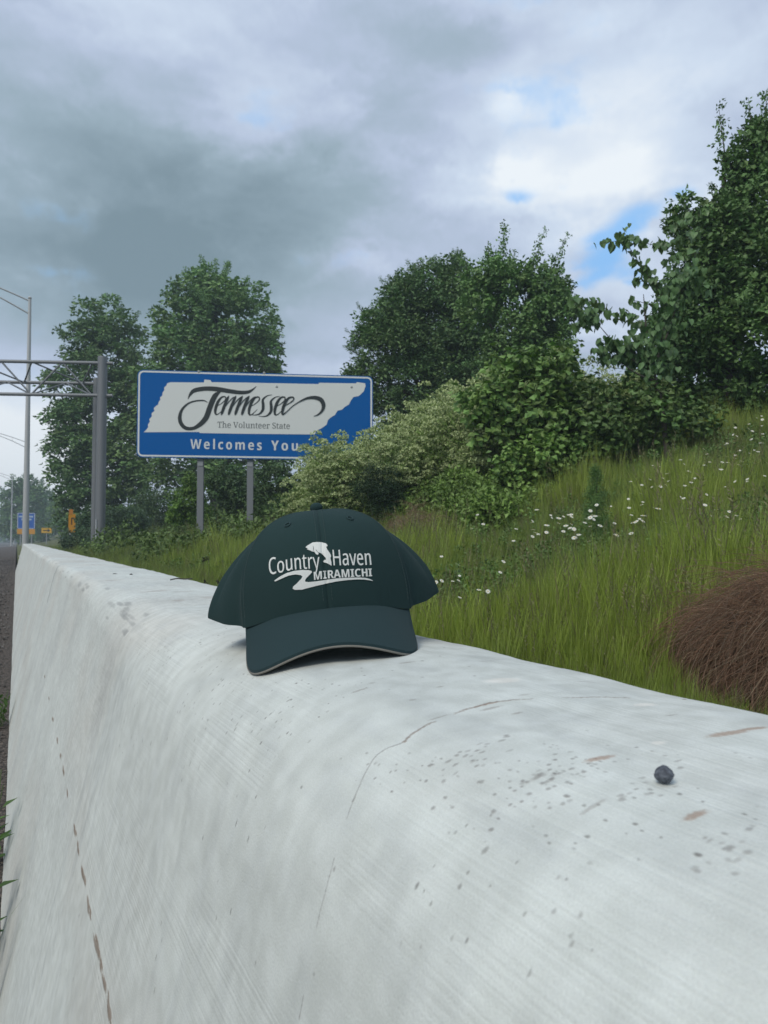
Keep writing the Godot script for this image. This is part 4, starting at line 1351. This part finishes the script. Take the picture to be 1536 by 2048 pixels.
func make_far_signs() -> void:
	var grey := steel(1.0)
	var blue := mat(0.01, 0.10, 0.42, 0.5)
	var white := mat(0.62, 0.64, 0.62, 0.5)
	var amber := mat(0.62, 0.28, 0.02, 0.5)
	var root := thing("road_sign", "small distant blue road sign with amber lower strip behind the nearest light pole", "road sign", Vector3(1.0, 0.2, -100), deg_to_rad(-8))
	var acc := Acc.new()
	plate(acc, 1.98, 1.95, 0.12, -0.02, 0.0)
	var p := build(acc.mesh(), "panel", blue, root)
	p.position.y = 3.1
	acc = Acc.new()
	band(acc, 1.92, 1.89, 0.11, 0.06, 0.006)
	build(acc.mesh(), "border_line", white, p)
	for q in [[-0.52, 0.52, 0.55], [0.5, 0.52, 0.5], [-0.3, 0.18, 0.5], [0.42, 0.18, 0.34]]:
		acc = Acc.new()
		acc.box(Transform3D(Basis(), Vector3(q[0], q[1], 0.006)), Vector3(q[2], 0.2, 0.008))
		build(acc.mesh(), "worn_print", mat(0.4, 0.5, 0.62, 0.5), p)
	acc = Acc.new()
	plate(acc, 1.98, 0.62, 0.06, -0.02, 0.0)
	var s := build(acc.mesh(), "amber_strip", amber, root)
	s.position.y = 1.80
	for x in [-0.62, 0.62]:
		acc = Acc.new()
		acc.box(Transform3D(Basis(), Vector3(x, 1.9, -0.07)), Vector3(0.12, 4.2, 0.08))
		build(acc.mesh(), "post", grey, root)
	root = thing("arrow_sign", "small yellow road sign with a black arrow pointing right", "road sign", Vector3(3.23, 0.5, -98.9), deg_to_rad(-6))
	acc = Acc.new()
	plate(acc, 1.2, 0.66, 0.06, -0.02, 0.0)
	p = build(acc.mesh(), "panel", mat(0.70, 0.40, 0.02, 0.5), root)
	p.position.y = 1.63
	acc = Acc.new()
	acc.box(Transform3D(Basis(), Vector3(-0.12, 0, 0.004)), Vector3(0.55, 0.12, 0.008))
	acc.tri(Vector3(0.12, -0.2, 0.009), Vector3(0.46, 0, 0.009), Vector3(0.12, 0.2, 0.009))
	build(acc.mesh(), "arrow", mat(0.02, 0.02, 0.02, 0.6), p)
	acc = Acc.new()
	band(acc, 1.16, 0.62, 0.05, 0.03, 0.004)
	build(acc.mesh(), "border_line", mat(0.03, 0.03, 0.02, 0.6), p)
	acc = Acc.new()
	acc.box(Transform3D(Basis(), Vector3(0, 0.8, -0.06)), Vector3(0.09, 2.2, 0.06))
	build(acc.mesh(), "post", grey, root)
	root = thing("warning_sign", "narrow upright orange sign with a dark hooked mark, half behind shrubs", "road sign", Vector3(2.26, 0.35, -36.82), deg_to_rad(-5))
	root.scale = Vector3.ONE * 0.56
	acc = Acc.new()
	plate(acc, 0.52, 1.5, 0.05, -0.03, 0.0)
	p = build(acc.mesh(), "panel", mat(0.62, 0.27, 0.01, 0.5), root)
	p.position.y = 2.5
	acc = Acc.new()
	acc.box(Transform3D(Basis(), Vector3(-0.02, 0.12, 0.006)), Vector3(0.08, 0.5, 0.01))
	acc.box(Transform3D(Basis(), Vector3(0.07, 0.41, 0.006)), Vector3(0.26, 0.08, 0.01))
	acc.box(Transform3D(Basis(), Vector3(0.16, 0.3, 0.006)), Vector3(0.08, 0.14, 0.01))
	build(acc.mesh(), "hooked_mark", mat(0.03, 0.03, 0.02, 0.6), p)
	acc = Acc.new()
	plate(acc, 0.3, 0.4, 0.04, -0.03, 0.0)
	s = build(acc.mesh(), "top_plate", mat(0.55, 0.2, 0.02, 0.5), root)
	s.position = Vector3(-0.08, 3.42, 0.02)
	acc = Acc.new()
	acc.box(Transform3D(Basis(), Vector3(-0.15, 1.4, -0.07)), Vector3(0.1, 3.8, 0.06))
	build(acc.mesh(), "post", mat(0.5, 0.5, 0.48, 0.6), root)


# ---------------------------------------------------------------- the cap (in centimetres, x to its left as seen, z out of its front)
const RIM_A := [0.0, 30.0, 57.0, 76.0, 92.0, 100.0, 110.0, 130.0, 155.0, 180.0]
const RIM_X := [0.0, 5.0, 9.3, 11.6, 13.5, 14.1, 13.6, 10.9, 6.0, 0.0]
const RIM_Y := [4.6, 4.2, 3.0, 3.25, 3.75, 3.95, 3.6, 2.3, 1.2, 0.5]
const RIM_Z := [7.2, 5.9, 1.9, -1.0, -3.6, -4.7, -6.0, -8.8, -10.7, -11.2]
const TOP := Vector3(0, 15.4, -1.6)


func knot(ks: Array, vs: Array, a: float, odd: bool) -> float:   # smooth through the knots, mirrored beyond both ends
	var i := 0
	while i < ks.size() - 2 and a > ks[i + 1]: i += 1
	var s := -1.0 if odd else 1.0
	var k0: float = ks[i - 1] if i > 0 else -ks[1]
	var v0: float = vs[i - 1] if i > 0 else vs[1] * s
	var k3: float = ks[i + 2] if i < ks.size() - 2 else 360.0 - ks[-2]
	var v3: float = vs[i + 2] if i < ks.size() - 2 else vs[-2] * s
	var h: float = ks[i + 1] - ks[i]
	var t: float = (a - ks[i]) / h
	var m0: float = (vs[i + 1] - v0) / (ks[i + 1] - k0) * h
	var m1: float = (v3 - vs[i]) / (k3 - ks[i]) * h
	return (2 * t * t * t - 3 * t * t + 1) * vs[i] + (t * t * t - 2 * t * t + t) * m0 + (3 * t * t - 2 * t * t * t) * vs[i + 1] + (t * t * t - t * t) * m1


func rim(phi: float) -> Vector3:
	var a := absf(phi)
	return Vector3(knot(RIM_A, RIM_X, a, true) * signf(phi), knot(RIM_A, RIM_Y, a, false), knot(RIM_A, RIM_Z, a, false))


func crown_point(phi: float, t: float, off := 0.0) -> Vector3:
	var r := rim(phi)
	var ab := absf(phi)
	var pa := interp([0.0, 45.0, 57.0, 62.0, 90.0, 120.0, 180.0], [2.6, 2.75, 2.8, 2.5, 1.5, 1.55, 2.0], ab)
	var pb := interp([0.0, 45.0, 57.0, 62.0, 90.0, 120.0, 180.0], [2.6, 2.75, 2.8, 2.5, 1.75, 1.8, 2.2], ab)
	var psi := t * PI * 0.5
	var g := pow(maxf(cos(psi), 0.0), 2.0 / pb)
	var k := pow(sin(psi), 2.0 / pa)
	var p := Vector3(TOP.x + (r.x - TOP.x) * g, r.y + (TOP.y - r.y) * k, TOP.z + (r.z - TOP.z) * g)
	var out := Vector3(p.x, (p.y - 5.0) * 0.6, p.z - TOP.z).normalized()
	var d := 0.0
	var rad := Vector2(p.x, p.z - TOP.z).length()
	for s in [0.0, 57.0, 118.0, 180.0]:
		var w := deg_to_rad(absf(ab - s)) * rad
		d -= 0.15 * exp(-w * w / 0.02) * smoothstep(0.5, 2.5, rad)
		if s < 60.0: d += 0.035 * exp(-(w - 0.42) * (w - 0.42) / 0.03)
	d += 0.25 * smoothstep(36.0, 54.0, ab) * (1.0 - smoothstep(56.0, 60.0, ab)) * (1.0 - t * t)
	d -= 0.55 * exp(-pow((ab - 67.0) / 7.0, 2.0)) * (1.0 - t * t) * (1.0 if ab > 57.0 else 0.0) * smoothstep(57.0, 61.0, ab)
	d += 0.07 * nz(p.x * 7.0, p.y * 7.0, p.z * 7.0 + 30.0) + (0.16 * nz(p.x * 5.0 + 9.0, p.y * 4.0, p.z * 5.0) if ab > 58.0 else 0.0)
	return p + out * (d + off)


func crown_at(x: float, y: float) -> Array:   # the front of the crown behind the point (x, y): [position, normal]
	var phi := x * 7.0
	var t := clampf((y - 4.5) / 14.0, 0.02, 0.9)
	for i in 9:
		var p := crown_point(phi, t)
		var dp := (crown_point(phi + 0.3, t) - p) / 0.3
		var dt := (crown_point(phi, t + 0.004) - p) / 0.004
		var det := dp.x * dt.y - dp.y * dt.x
		if absf(det) < 1e-6: break
		var ex := x - p.x
		var ey := y - p.y
		phi += clampf((ex * dt.y - ey * dt.x) / det, -15, 15)
		t = clampf(t + clampf((dp.x * ey - dp.y * ex) / det, -0.15, 0.15), 0.005, 0.96)
	var q := crown_point(phi, t)
	var nn := (crown_point(phi + 1.2, t) - crown_point(phi - 1.2, t)).cross(crown_point(phi, t + 0.015) - crown_point(phi, t - 0.004)).normalized()
	return [q, nn if nn.z > 0 else -nn]


func bill_point(u: float, v: float) -> Vector3:
	var j := rim(57.0 * u)
	var th := u * PI * 0.5
	var c := maxf(cos(th), 0.0)
	var x := 9.3 * signf(u) * pow(absf(sin(th)), 0.72)
	var f := pow(c, 0.3)
	var e := Vector3(x, lerpf(3.0, 1.7 - 0.044 * x * x, f), 1.9 + 11.0 * pow(c, 0.6))
	var p := j.lerp(e, v)
	p.y += 0.35 * sin(v * PI) * c
	return p


func cloth(r: float, g: float, b: float, tile: float) -> StandardMaterial3D:
	var m := mat(r, g, b, 0.92)
	m.metallic_specular = 0.2
	m.rim_enabled = true
	m.rim = 0.35
	m.rim_tint = 0.6
	m.heightmap_enabled = true
	var im := Image.create(128, 128, false, Image.FORMAT_RGB8)   # twill weave
	for y in 128:
		for x in 128:
			var k := 0.5 + 0.25 * sin(TAU * (x + 2.0 * y) / 16.0) + 0.25 * sin(TAU * (x - y) / 8.0) * 0.5
			im.set_pixel(x, y, Color(k, k, k))
	m.heightmap_texture = ImageTexture.create_from_image(im)
	m.heightmap_scale = 0.04
	m.uv1_triplanar = true
	m.uv1_scale = Vector3.ONE * tile
	return m


func make_cap() -> void:
	var cm := 0.01
	var root := thing("baseball_cap", "dark green baseball cap with white embroidered fish and lettering, on the wall", "cap", Vector3(0.327, 0.852, -0.798), deg_to_rad(-20.0))
	root.rotation.z = deg_to_rad(6.0)
	var green := cloth(0.021, 0.043, 0.043, 55.0)
	var thread := cloth(0.74, 0.76, 0.73, 70.0)
	thread.heightmap_scale = 0.06
	thread.rim_enabled = true
	thread.rim = 0.3
	var line := mat(0.055, 0.09, 0.09, 0.9)
	var edges := [[0.0, 57.0, "front_panel"], [-57.0, 0.0, "front_panel"], [57.0, 118.0, "side_panel"], [-118.0, -57.0, "side_panel"], [118.0, 180.0, "back_panel"], [-180.0, -118.0, "back_panel"]]
	for e in edges:
		var acc := Acc.new()
		var rows := []
		for r in 57:
			var row := PackedVector3Array()
			for k in 49:
				row.append(crown_point(lerpf(e[0], e[1], k / 48.0), pow(r / 56.0, 0.9) * 0.995) * cm)
			rows.append(row)
		acc.grid(rows)
		var panel := build(acc.mesh(), e[2], green, root)
		# an embroidered eyelet in each panel
		var mid: float = lerpf(e[0], e[1], 0.5) * (1.12 if e[2] == "front_panel" else 1.0)
		var c := crown_point(mid, 0.62, 0.05) * cm
		var c2 := (crown_point(mid, 0.70) - crown_point(mid, 0.54)).normalized()
		var c1 := (crown_point(mid + 5.0, 0.62) - crown_point(mid - 5.0, 0.62)).normalized()
		var ey := Acc.new()
		var pts := []
		var rad := []
		for k in 25:
			var a := TAU * k / 24.0
			pts.append(c + (c1 * cos(a) + c2 * sin(a)) * 0.0032)
			rad.append(0.0009)
		ey.tube(pts, rad, 6, false)
		build(ey.mesh(), "eyelet", cloth(0.03, 0.055, 0.058, 55.0), panel)
	# lines of stitching beside the seams
	for s in [-57.0, 0.0, 57.0]:
		for side in [-1.0, 1.0]:
			var acc := Acc.new()
			var seg := []
			for k in 60:
				var t := 0.02 + 0.9 * k / 59.0
				var p := crown_point(s, t)
				var rad := maxf(Vector2(p.x, p.z - TOP.z).length(), 1.5)
				seg.append(crown_point(s + side * rad_to_deg(0.42 / rad), t, 0.02) * cm)
			for k in range(0, 59, 1):
				acc.tube([seg[k].lerp(seg[k + 1], 0.15), seg[k].lerp(seg[k + 1], 0.85)], [0.00022, 0.00022], 4, false)
			build(acc.mesh(), "stitching", line, root)
	var acc := Acc.new()
	acc.lathe([Vector2(0.0, 0.0062), Vector2(0.003, 0.0059), Vector2(0.0058, 0.0044), Vector2(0.0074, 0.002), Vector2(0.0076, -0.001), Vector2(0.0066, -0.003)], 28, Transform3D(Basis(Vector3.RIGHT, 0.05), (TOP + Vector3(0, 0.28, 0)) * cm))
	build(acc.mesh(), "button", green, root)
	# bill: upper cloth, lower cloth and the pale sandwich piping along its edge
	acc = Acc.new()
	var up := []
	var lo := []
	for r in 33:
		var a := PackedVector3Array()
		var b := PackedVector3Array()
		for k in 81:
			var u := lerpf(-1.0, 1.0, k / 80.0)
			var p := bill_point(u, r / 32.0)
			a.append(p * cm)
			b.append((p - Vector3(0, 0.42, 0)) * cm)
		up.append(a)
		lo.append(b)
	acc.grid(up, true)
	acc.grid(lo)
	acc.grid([up[32], lo[32]], true)
	var bill := build(acc.mesh(), "bill", cloth(0.024, 0.045, 0.049, 55.0), root)
	acc = Acc.new()
	var pts := []
	var rad := []
	for k in 81:
		var u := lerpf(-0.985, 0.985, k / 80.0)
		var p := bill_point(u, 1.0)
		var out := Vector3(p.x, 0, p.z - 1.0).normalized()
		pts.append((p - out * 0.06 - Vector3(0, 0.40, 0)) * cm)
		rad.append(0.0012)
	acc.tube(pts, rad, 8)
	build(acc.mesh(), "bill_piping", mat(0.18, 0.172, 0.15, 0.85), bill)
	acc = Acc.new()
	var band_rows := []
	for r in 4:
		var row := PackedVector3Array()
		for k in 97:
			row.append(crown_point(lerpf(-180, 180, k / 96.0), 0.01 + 0.08 * r / 3.0, -0.3) * cm)
		band_rows.append(row)
	acc.grid(band_rows, true)
	build(acc.mesh(), "sweatband", cloth(0.012, 0.03, 0.03, 60.0), root)
	logo(root, thread)


func logo(root: Node3D, thread: StandardMaterial3D) -> void:   # embroidery on the front panels
	var cm := 0.01
	var turn := deg_to_rad(6.1)
	var flat := func(p: Vector2) -> Vector2:   # straightened, in centimetres on the cap's front
		var d := Vector2((p.x - 765.0) / 6.4, -(p.y - 420.0) / 6.4) * 0.0535
		return Vector2(d.x * cos(turn) + d.y * sin(turn) - 0.28, -d.x * sin(turn) + d.y * cos(turn) + 8.95)
	var on := func(p: Vector2, h: float) -> Vector3:
		var q: Vector2 = flat.call(p)
		var s := crown_at(q.x, q.y)
		return (s[0] + s[1] * h) * cm
	var fish := PackedVector2Array()
	for q in [[560, 165], [575, 150], [600, 135], [650, 105], [700, 100], [760, 103], [815, 115], [835, 135], [838, 150], [820, 160], [835, 195], [860, 230], [880, 265], [882, 285], [872, 300], [885, 350], [888, 400], [865, 385], [830, 365], [790, 355], [778, 345], [800, 325], [822, 322], [818, 300], [790, 270], [750, 240], [716, 226], [692, 192], [688, 198], [712, 230], [726, 240], [718, 258], [708, 262], [690, 250], [668, 220], [652, 222], [615, 205], [575, 190], [592, 178], [570, 174]]:
		fish.append(Vector2(q[0], q[1]))
	var acc := Acc.new()
	poly(acc, fish, func(p: Vector2): return on.call(p, 0.09), 26.0)
	rim_wall(acc, fish, on, 0.09)
	build(acc.mesh(), "embroidered_fish", thread, root)
	acc = Acc.new()
	stroke(acc, [Vector3(654, 150, 3), Vector3(660, 180, 6), Vector3(656, 216, 4)], func(p: Vector2): return on.call(p, 0.11), 5)
	build(acc.mesh(), "gill_line", mat(0.012, 0.03, 0.03, 0.9), root)
	var river := PackedVector2Array()
	for q in [[165, 595], [230, 545], [320, 495], [420, 465], [520, 453], [600, 455], [635, 465], [642, 480], [610, 515], [570, 555], [553, 585], [557, 600], [600, 605], [700, 595], [830, 575], [950, 560], [1080, 553], [1250, 553], [1340, 562], [1400, 580], [1432, 602], [1380, 592], [1300, 579], [1200, 576], [1080, 583], [950, 598], [830, 622], [700, 652], [600, 677], [520, 700], [430, 705], [400, 690], [405, 665], [450, 625], [510, 560], [522, 535], [500, 518], [430, 510], [350, 525], [270, 560], [175, 606]]:
		river.append(Vector2(q[0], q[1]))
	acc = Acc.new()
	poly(acc, river, func(p: Vector2): return on.call(p, 0.08), 30.0)
	rim_wall(acc, river, on, 0.08)
	build(acc.mesh(), "embroidered_river", thread, root)
	var bx := [95.0, 150.0, 230.0, 390.0, 590.0, 745.0]
	var by := [518.0, 510.0, 493.0, 450.0, 436.0, 432.0]
	acc = Acc.new()
	lettering(acc, "Country", "Droid Sans", false, func(x, y, z):
		var px := lerpf(97, 745, x)
		return on.call(Vector2(px - y * 14.0, interp(bx, by, px) - y * (208.0 if x < 0.16 else 190.0)), 0.07 * z), 1.0)
	build(acc.mesh(), "lettering", thread, root)
	acc = Acc.new()
	lettering(acc, "Haven", "Droid Sans", false, func(x, y, z):
		var px := lerpf(915, 1413, x)
		return on.call(Vector2(px - y * 14.0, 394.0 - y * 196.0), 0.07 * z), 1.0)
	build(acc.mesh(), "lettering", thread, root)
	acc = Acc.new()
	lettering(acc, "MIRAMICHI", "Droid Sans", true, func(x, y, z):
		var px := lerpf(668, 1420, x)
		return on.call(Vector2(px - y * 6.0, interp([668.0, 800.0, 1000.0, 1250.0, 1420.0], [577.0, 562.0, 548.0, 541.0, 541.0], px) - y * 100.0), 0.07 * z), 1.0)
	build(acc.mesh(), "lettering", thread, root)


func rim_wall(acc: Acc, pts: PackedVector2Array, on: Callable, h: float) -> void:
	for k in pts.size():
		var a := pts[k]
		var b := pts[(k + 1) % pts.size()]
		acc.quad(on.call(a, -0.03), on.call(b, -0.03), on.call(b, h), on.call(a, h))


# ---------------------------------------------------------------- small things
func stone(r: float, squash: float, sd: float) -> ArrayMesh:
	var acc := Acc.new()
	var rows := []
	for j in 17:
		var row := PackedVector3Array()
		for k in 29:
			var a := TAU * (k % 28) / 28.0
			var e := -PI / 2 + PI * j / 16.0
			var d := Vector3(cos(a) * cos(e), sin(e), sin(a) * cos(e))
			row.append(Vector3(d.x, d.y * squash, d.z) * r * (1.0 + 0.24 * nz(d.x * 24.0 + sd, d.y * 30.0, d.z * 30.0) + 0.05 * nz(d.x * 90.0 + sd, d.y * 90.0, d.z * 90.0)))
		rows.append(row)
	acc.grid(rows, true, null, true)
	return acc.mesh()


func daisy(h: float) -> ArrayMesh:   # stem, ring of white petals, yellow eye
	var acc := Acc.new()
	acc.col = Color(0.07, 0.12, 0.03)
	acc.tube([Vector3(0, -h, 0), Vector3(0.01, -h * 0.5, 0.004), Vector3(0, -0.004, 0)], [0.002, 0.0018, 0.0014], 4, false)
	var tilt := Basis(Vector3.RIGHT, 0.45)
	acc.col = Color(0.78, 0.78, 0.74)
	for k in 16:
		var a := TAU * k / 16.0
		var d := tilt * Vector3(cos(a), 0.1, sin(a))
		leaf(acc, d * 0.005, d, tilt * Vector3.UP, 0.026, 0.011)
	acc.col = Color(0.62, 0.38, 0.03)
	acc.lathe([Vector2(0, 0.004), Vector2(0.005, 0.003), Vector2(0.0075, 0.0005)], 8, Transform3D(tilt, Vector3(0, 0.001, 0)))
	return acc.mesh()


func make_small_things() -> void:
	var dark := mat(1, 1, 1, 0.9)
	dark.albedo_texture = speckle(64, Color8(56, 60, 68), Color8(112, 118, 126), 0.09, 3, 91)
	dark.uv1_triplanar = true
	dark.uv1_scale = Vector3.ONE * 60.0
	var o := build(stone(0.0047, 0.85, 3.0), "pebble", dark)
	o.position = Vector3(0.291, 0.8535, -0.272)
	tag(o, "round dark grey pebble lying alone on the wall's near top", "pebble")
	o = build(stone(0.0068, 0.6, 30.0), "pebble", mat(0.05, 0.05, 0.045, 0.9))
	o.position = Vector3(0.30, 0.853, -2.66)
	o.scale = Vector3(1.25, 1, 1)
	tag(o, "small blunt dark stub further along the wall top, the one nearer its road edge", "pebble", "pair of dark stubs on the wall")
	o = build(stone(0.006, 0.75, 60.0), "pebble", mat(0.045, 0.045, 0.04, 0.9))
	o.position = Vector3(0.345, 0.853, -2.6)
	tag(o, "small rounder dark stub further along the wall top, the one nearer the cap", "pebble", "pair of dark stubs on the wall")
	var acc := Acc.new()
	acc.tube(spline([Vector3(-0.03, 0, 0.004), Vector3(-0.01, 0.003, 0), Vector3(0.012, 0.001, 0.003), Vector3(0.034, 0.002, 0)], 4), range(13).map(func(i): return 0.002), 6)
	o = build(acc.mesh(), "twig", mat(0.06, 0.055, 0.05, 0.9))
	o.position = Vector3(0.43, 0.855, -2.2)
	tag(o, "short dark twig lying on the wall top beside the grass edge", "twig")

	# loose gravel on the shoulder
	var gr := Scatter.new()
	for k in 9000:
		var z := -1.2 * pow(34.0, rng.randf())
		var x := rng.randf_range(-0.85, -0.045) - 0.012 * absf(z) * rng.randf()
		var s := rng.randf_range(0.004, 0.016) * (1.0 + 0.03 * absf(z))
		var g := rng.randf_range(0.05, 0.20)
		gr.put(Transform3D(rbasis().scaled(Vector3.ONE * s), Vector3(x, s * 0.3, z)), Color(g, g * 0.93, g * 0.87))
	var gmat := mat(1, 1, 1, 0.95)
	gmat.vertex_color_use_as_albedo = true
	acc = Acc.new()
	for f in [[0, 2, 4], [2, 1, 4], [1, 3, 4], [3, 0, 4], [2, 0, 5], [1, 2, 5], [3, 1, 5], [0, 3, 5]]:
		var c := [Vector3(1, 0.1, 0), Vector3(-0.9, -0.1, 0.2), Vector3(0.1, 0, -0.8), Vector3(-0.1, 0.2, 0.95), Vector3(0.1, 0.7, 0), Vector3(0, -0.7, 0.1)]
		acc.tri(c[f[0]], c[f[1]], c[f[2]])
	tag(scatter(gr, acc.mesh(), "loose_gravel", gmat), "loose brown grey gravel stones strewn along the wall's foot", "gravel")

	# weeds at the wall's foot on the road side
	var spots := [[-0.06, -4.4, 0.14, "low leafy weed at the wall's foot, the farthest of three"], [-0.06, -2.5, 0.22, "tall leafy weed leaning on the wall's foot, the middle of three"], [-0.062, -2.0, 0.22, "broad leafy weed at the wall's foot, the closest of three"]]
	for q in spots:
		var root := thing("weed", q[3], "weed", Vector3(q[0], 0, q[1]), 0.0, "weeds at the wall's foot")
		acc = Acc.new()
		for k in 32:
			var t := rng.randf()
			acc.col = Color(0.07, 0.14, 0.03) * rng.randf_range(0.7, 1.3)
			var d := rdir()
			d.y = absf(d.y) + 0.3
			leaf(acc, Vector3(rng.randfn(0, 0.02), t * q[2], rng.randfn(0, 0.05)), d.normalized(), Vector3.UP, 0.062 * (1.2 - t * 0.5), 0.024)
		build(acc.mesh(), "foliage", LEAF.grassmat, root)
		acc = Acc.new()
		for k in 5:
			acc.tube([Vector3(rng.randfn(0, 0.01), -0.02, rng.randfn(0, 0.03)), Vector3(rng.randfn(0.01, 0.02), q[2] * 1.2, rng.randfn(0, 0.06))], [0.002, 0.0012], 4)
		build(acc.mesh(), "stem", mat(0.08, 0.13, 0.04, 0.8), root)
	o = build(tuft(7, 0.42, 0.008, 0.02, 0.35), "grass_tuft", LEAF.grassmat)
	var gt := leaf_mat(0.4, 0.6)
	gt.vertex_color_use_as_albedo = false
	gt.albedo_color = lin(0.05, 0.11, 0.025)
	o.set_surface_override_material(0, gt)
	o.position = Vector3(-0.06, 0, -1.78)
	tag(o, "thin tuft of grass blades standing against the wall's road face", "grass")

	# oxeye daisies in their patches on the bank
	var kinds := []
	for k in 3:
		kinds.append(daisy(0.34 + 0.05 * k))
	var group := "white daisies flowering on the bank"
	var patches := [
		[3.5, -4.0, 0.16, 0.34, 44, "white daisy in the dense patch at the middle of the bank"],
		[5.25, -4.95, 0.42, 0.35, 12, "white daisy in the loose band below the upper daisy patch"],
		[6.35, -5.3, 0.45, 0.45, 34, "white daisy in the band climbing towards the dark tree"],
		[7.5, -5.75, 0.5, 0.5, 52, "white daisy in the upper patch below the dark tree"],
		[1.42, -2.32, 0.12, 0.14, 16, "small white daisy low beside the cap, close behind the wall"],
		[4.25, -5.7, 0.3, 0.5, 12, "white daisy scattered above the dense middle patch"],
		[4.39, -3.58, 0.12, 0.16, 10, "white daisy in the small knot near the frame's edge above the brush heap"]]
	for q in patches:
		for k in q[4]:
			var m := MeshInstance3D.new()
			m.mesh = kinds[rng.randi() % 3]
			m.set_surface_override_material(0, LEAF.grassmat)
			m.name = numbered("daisy")
			add_child(m)
			var x: float = q[0] + rng.randfn(0, q[2])
			var z: float = q[1] + rng.randfn(0, q[3])
			m.position = Vector3(x, ground(x, z) + rng.randf_range(0.46, 0.66) * (0.8 if x < 2.0 else 1.0), z)
			m.rotation = Vector3(rng.randfn(0, 0.25), rng.randf_range(-1.4, 0.6), rng.randfn(0, 0.25))
			m.scale = Vector3.ONE * rng.randf_range(0.42, 0.72) * (0.5 if x < 2.0 else 1.0)
			tag(m, q[5], "daisy", group)

	# dark seed heads by the wall
	for q in [[1.12, -4.95], [1.17, -5.0], [1.33, -4.85], [0.98, -4.3], [1.05, -4.35], [1.22, -4.3]]:
		var at := Vector3(q[0], ground(q[0], q[1]), q[1])
		var h := 0.46 if q[1] < -4.6 else 0.34
		var root := thing("seed_stalk", "thin bent stalk with a dark drooping seed head, left of the cap", "plant", at, rng.randf() * TAU, "dark seed heads left of the cap")
		acc = Acc.new()
		acc.tube(spline([Vector3(0, -0.02, 0), Vector3(0.01, h * 0.6, 0), Vector3(0.03, h, 0.01), Vector3(0.055, h - 0.015, 0.01)], 4), range(13).map(func(i): return 0.0016), 4)
		build(acc.mesh(), "stem", mat(0.09, 0.10, 0.05, 0.9), root)
		acc = Acc.new()
		for k in 26:
			leaf(acc, Vector3(0.035 + 0.03 * rng.randf(), h - 0.02 * rng.randf(), 0.01) + rdir() * 0.006, rdir(), rdir(), 0.014, 0.007)
		build(acc.mesh(), "seed_head", mat(0.02, 0.018, 0.016, 0.9), root)

	# heap of dead brown brush
	var at := Vector3(2.74, 0.40, -1.70)
	var heap := thing("brush_heap", "rounded heap of dead reddish brown brush behind the wall", "brush heap", at)
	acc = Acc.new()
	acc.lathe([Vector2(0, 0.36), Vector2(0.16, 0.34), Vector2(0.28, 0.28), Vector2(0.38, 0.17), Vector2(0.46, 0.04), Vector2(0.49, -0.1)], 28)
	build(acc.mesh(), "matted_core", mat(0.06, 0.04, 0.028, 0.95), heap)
	var sm := []
	for v in 3:
		var sa := Acc.new()
		for k in 9:
			var sh := rng.randf_range(0.6, 1.3)
			sa.col = Color(0.19 * sh, 0.112 * sh, 0.068 * sh) if rng.randf() < 0.6 else Color(0.27 * sh, 0.20 * sh, 0.13 * sh)
			var s0 := Vector3(rng.randfn(0, 0.02), rng.randfn(0, 0.012), rng.randfn(0, 0.05))
			var l := rng.randf_range(0.14, 0.36)
			var w := rng.randfn(0, 0.06)
			sa.tube(spline([s0, s0 + Vector3(l * 0.4, l * 0.16, w * 0.5), s0 + Vector3(l * 0.8, -l * 0.1, w), s0 + Vector3(l, -l * 0.5, w * 1.5)], 2), [0.0011, 0.0012, 0.0011, 0.001, 0.0009, 0.0008, 0.0005], 3, false)
		sm.append([sa.mesh(), Scatter.new()])
	for k in 2600:
		var a := rng.randf() * TAU
		var e := asin(pow(rng.randf(), 0.8))
		var bump := 1.0 + 0.5 * nz(a * 14.0, e * 20.0, 71.0)
		var p := Vector3(cos(a) * cos(e) * 0.46, sin(e) * 0.37, sin(a) * cos(e) * 0.46) * bump
		var b := Basis(Vector3.UP, -a + rng.randfn(0, 0.9)) * Basis(Vector3.BACK, rng.randfn(-0.25 * cos(e), 0.45)) * Basis(Vector3.RIGHT, rng.randfn(0, 0.5))
		var t := rng.randf_range(0.7, 1.25)
		sm[k % 3][1].put(Transform3D(b.scaled(Vector3.ONE * rng.randf_range(0.45, 1.0)), p), Color(t, t, t))
	for v in 3:
		scatter(sm[v][1], sm[v][0], "dead_strands", LEAF.strand, heap)
	# a low patch of dead weeds behind the cap
	var dead := thing("dead_weeds", "low tangle of greyish dead weeds on the bank just above the cap", "dead weeds", Vector3(5.5, ground(5.5, -9.9), -9.9))
	var ds := Scatter.new()
	for k in 260:
		var a := rng.randf() * TAU
		var r := sqrt(rng.randf()) * 0.55
		var t := rng.randf_range(0.8, 1.5)
		ds.put(Transform3D(rbasis().scaled(Vector3.ONE * rng.randf_range(0.7, 1.3)), Vector3(cos(a) * r, rng.randf_range(0.1, 0.75) * (1.0 - r), sin(a) * r)), Color(t, t * 1.1, t * 1.15))
	scatter(ds, sm[0][0], "dead_strands", LEAF.strand, dead)
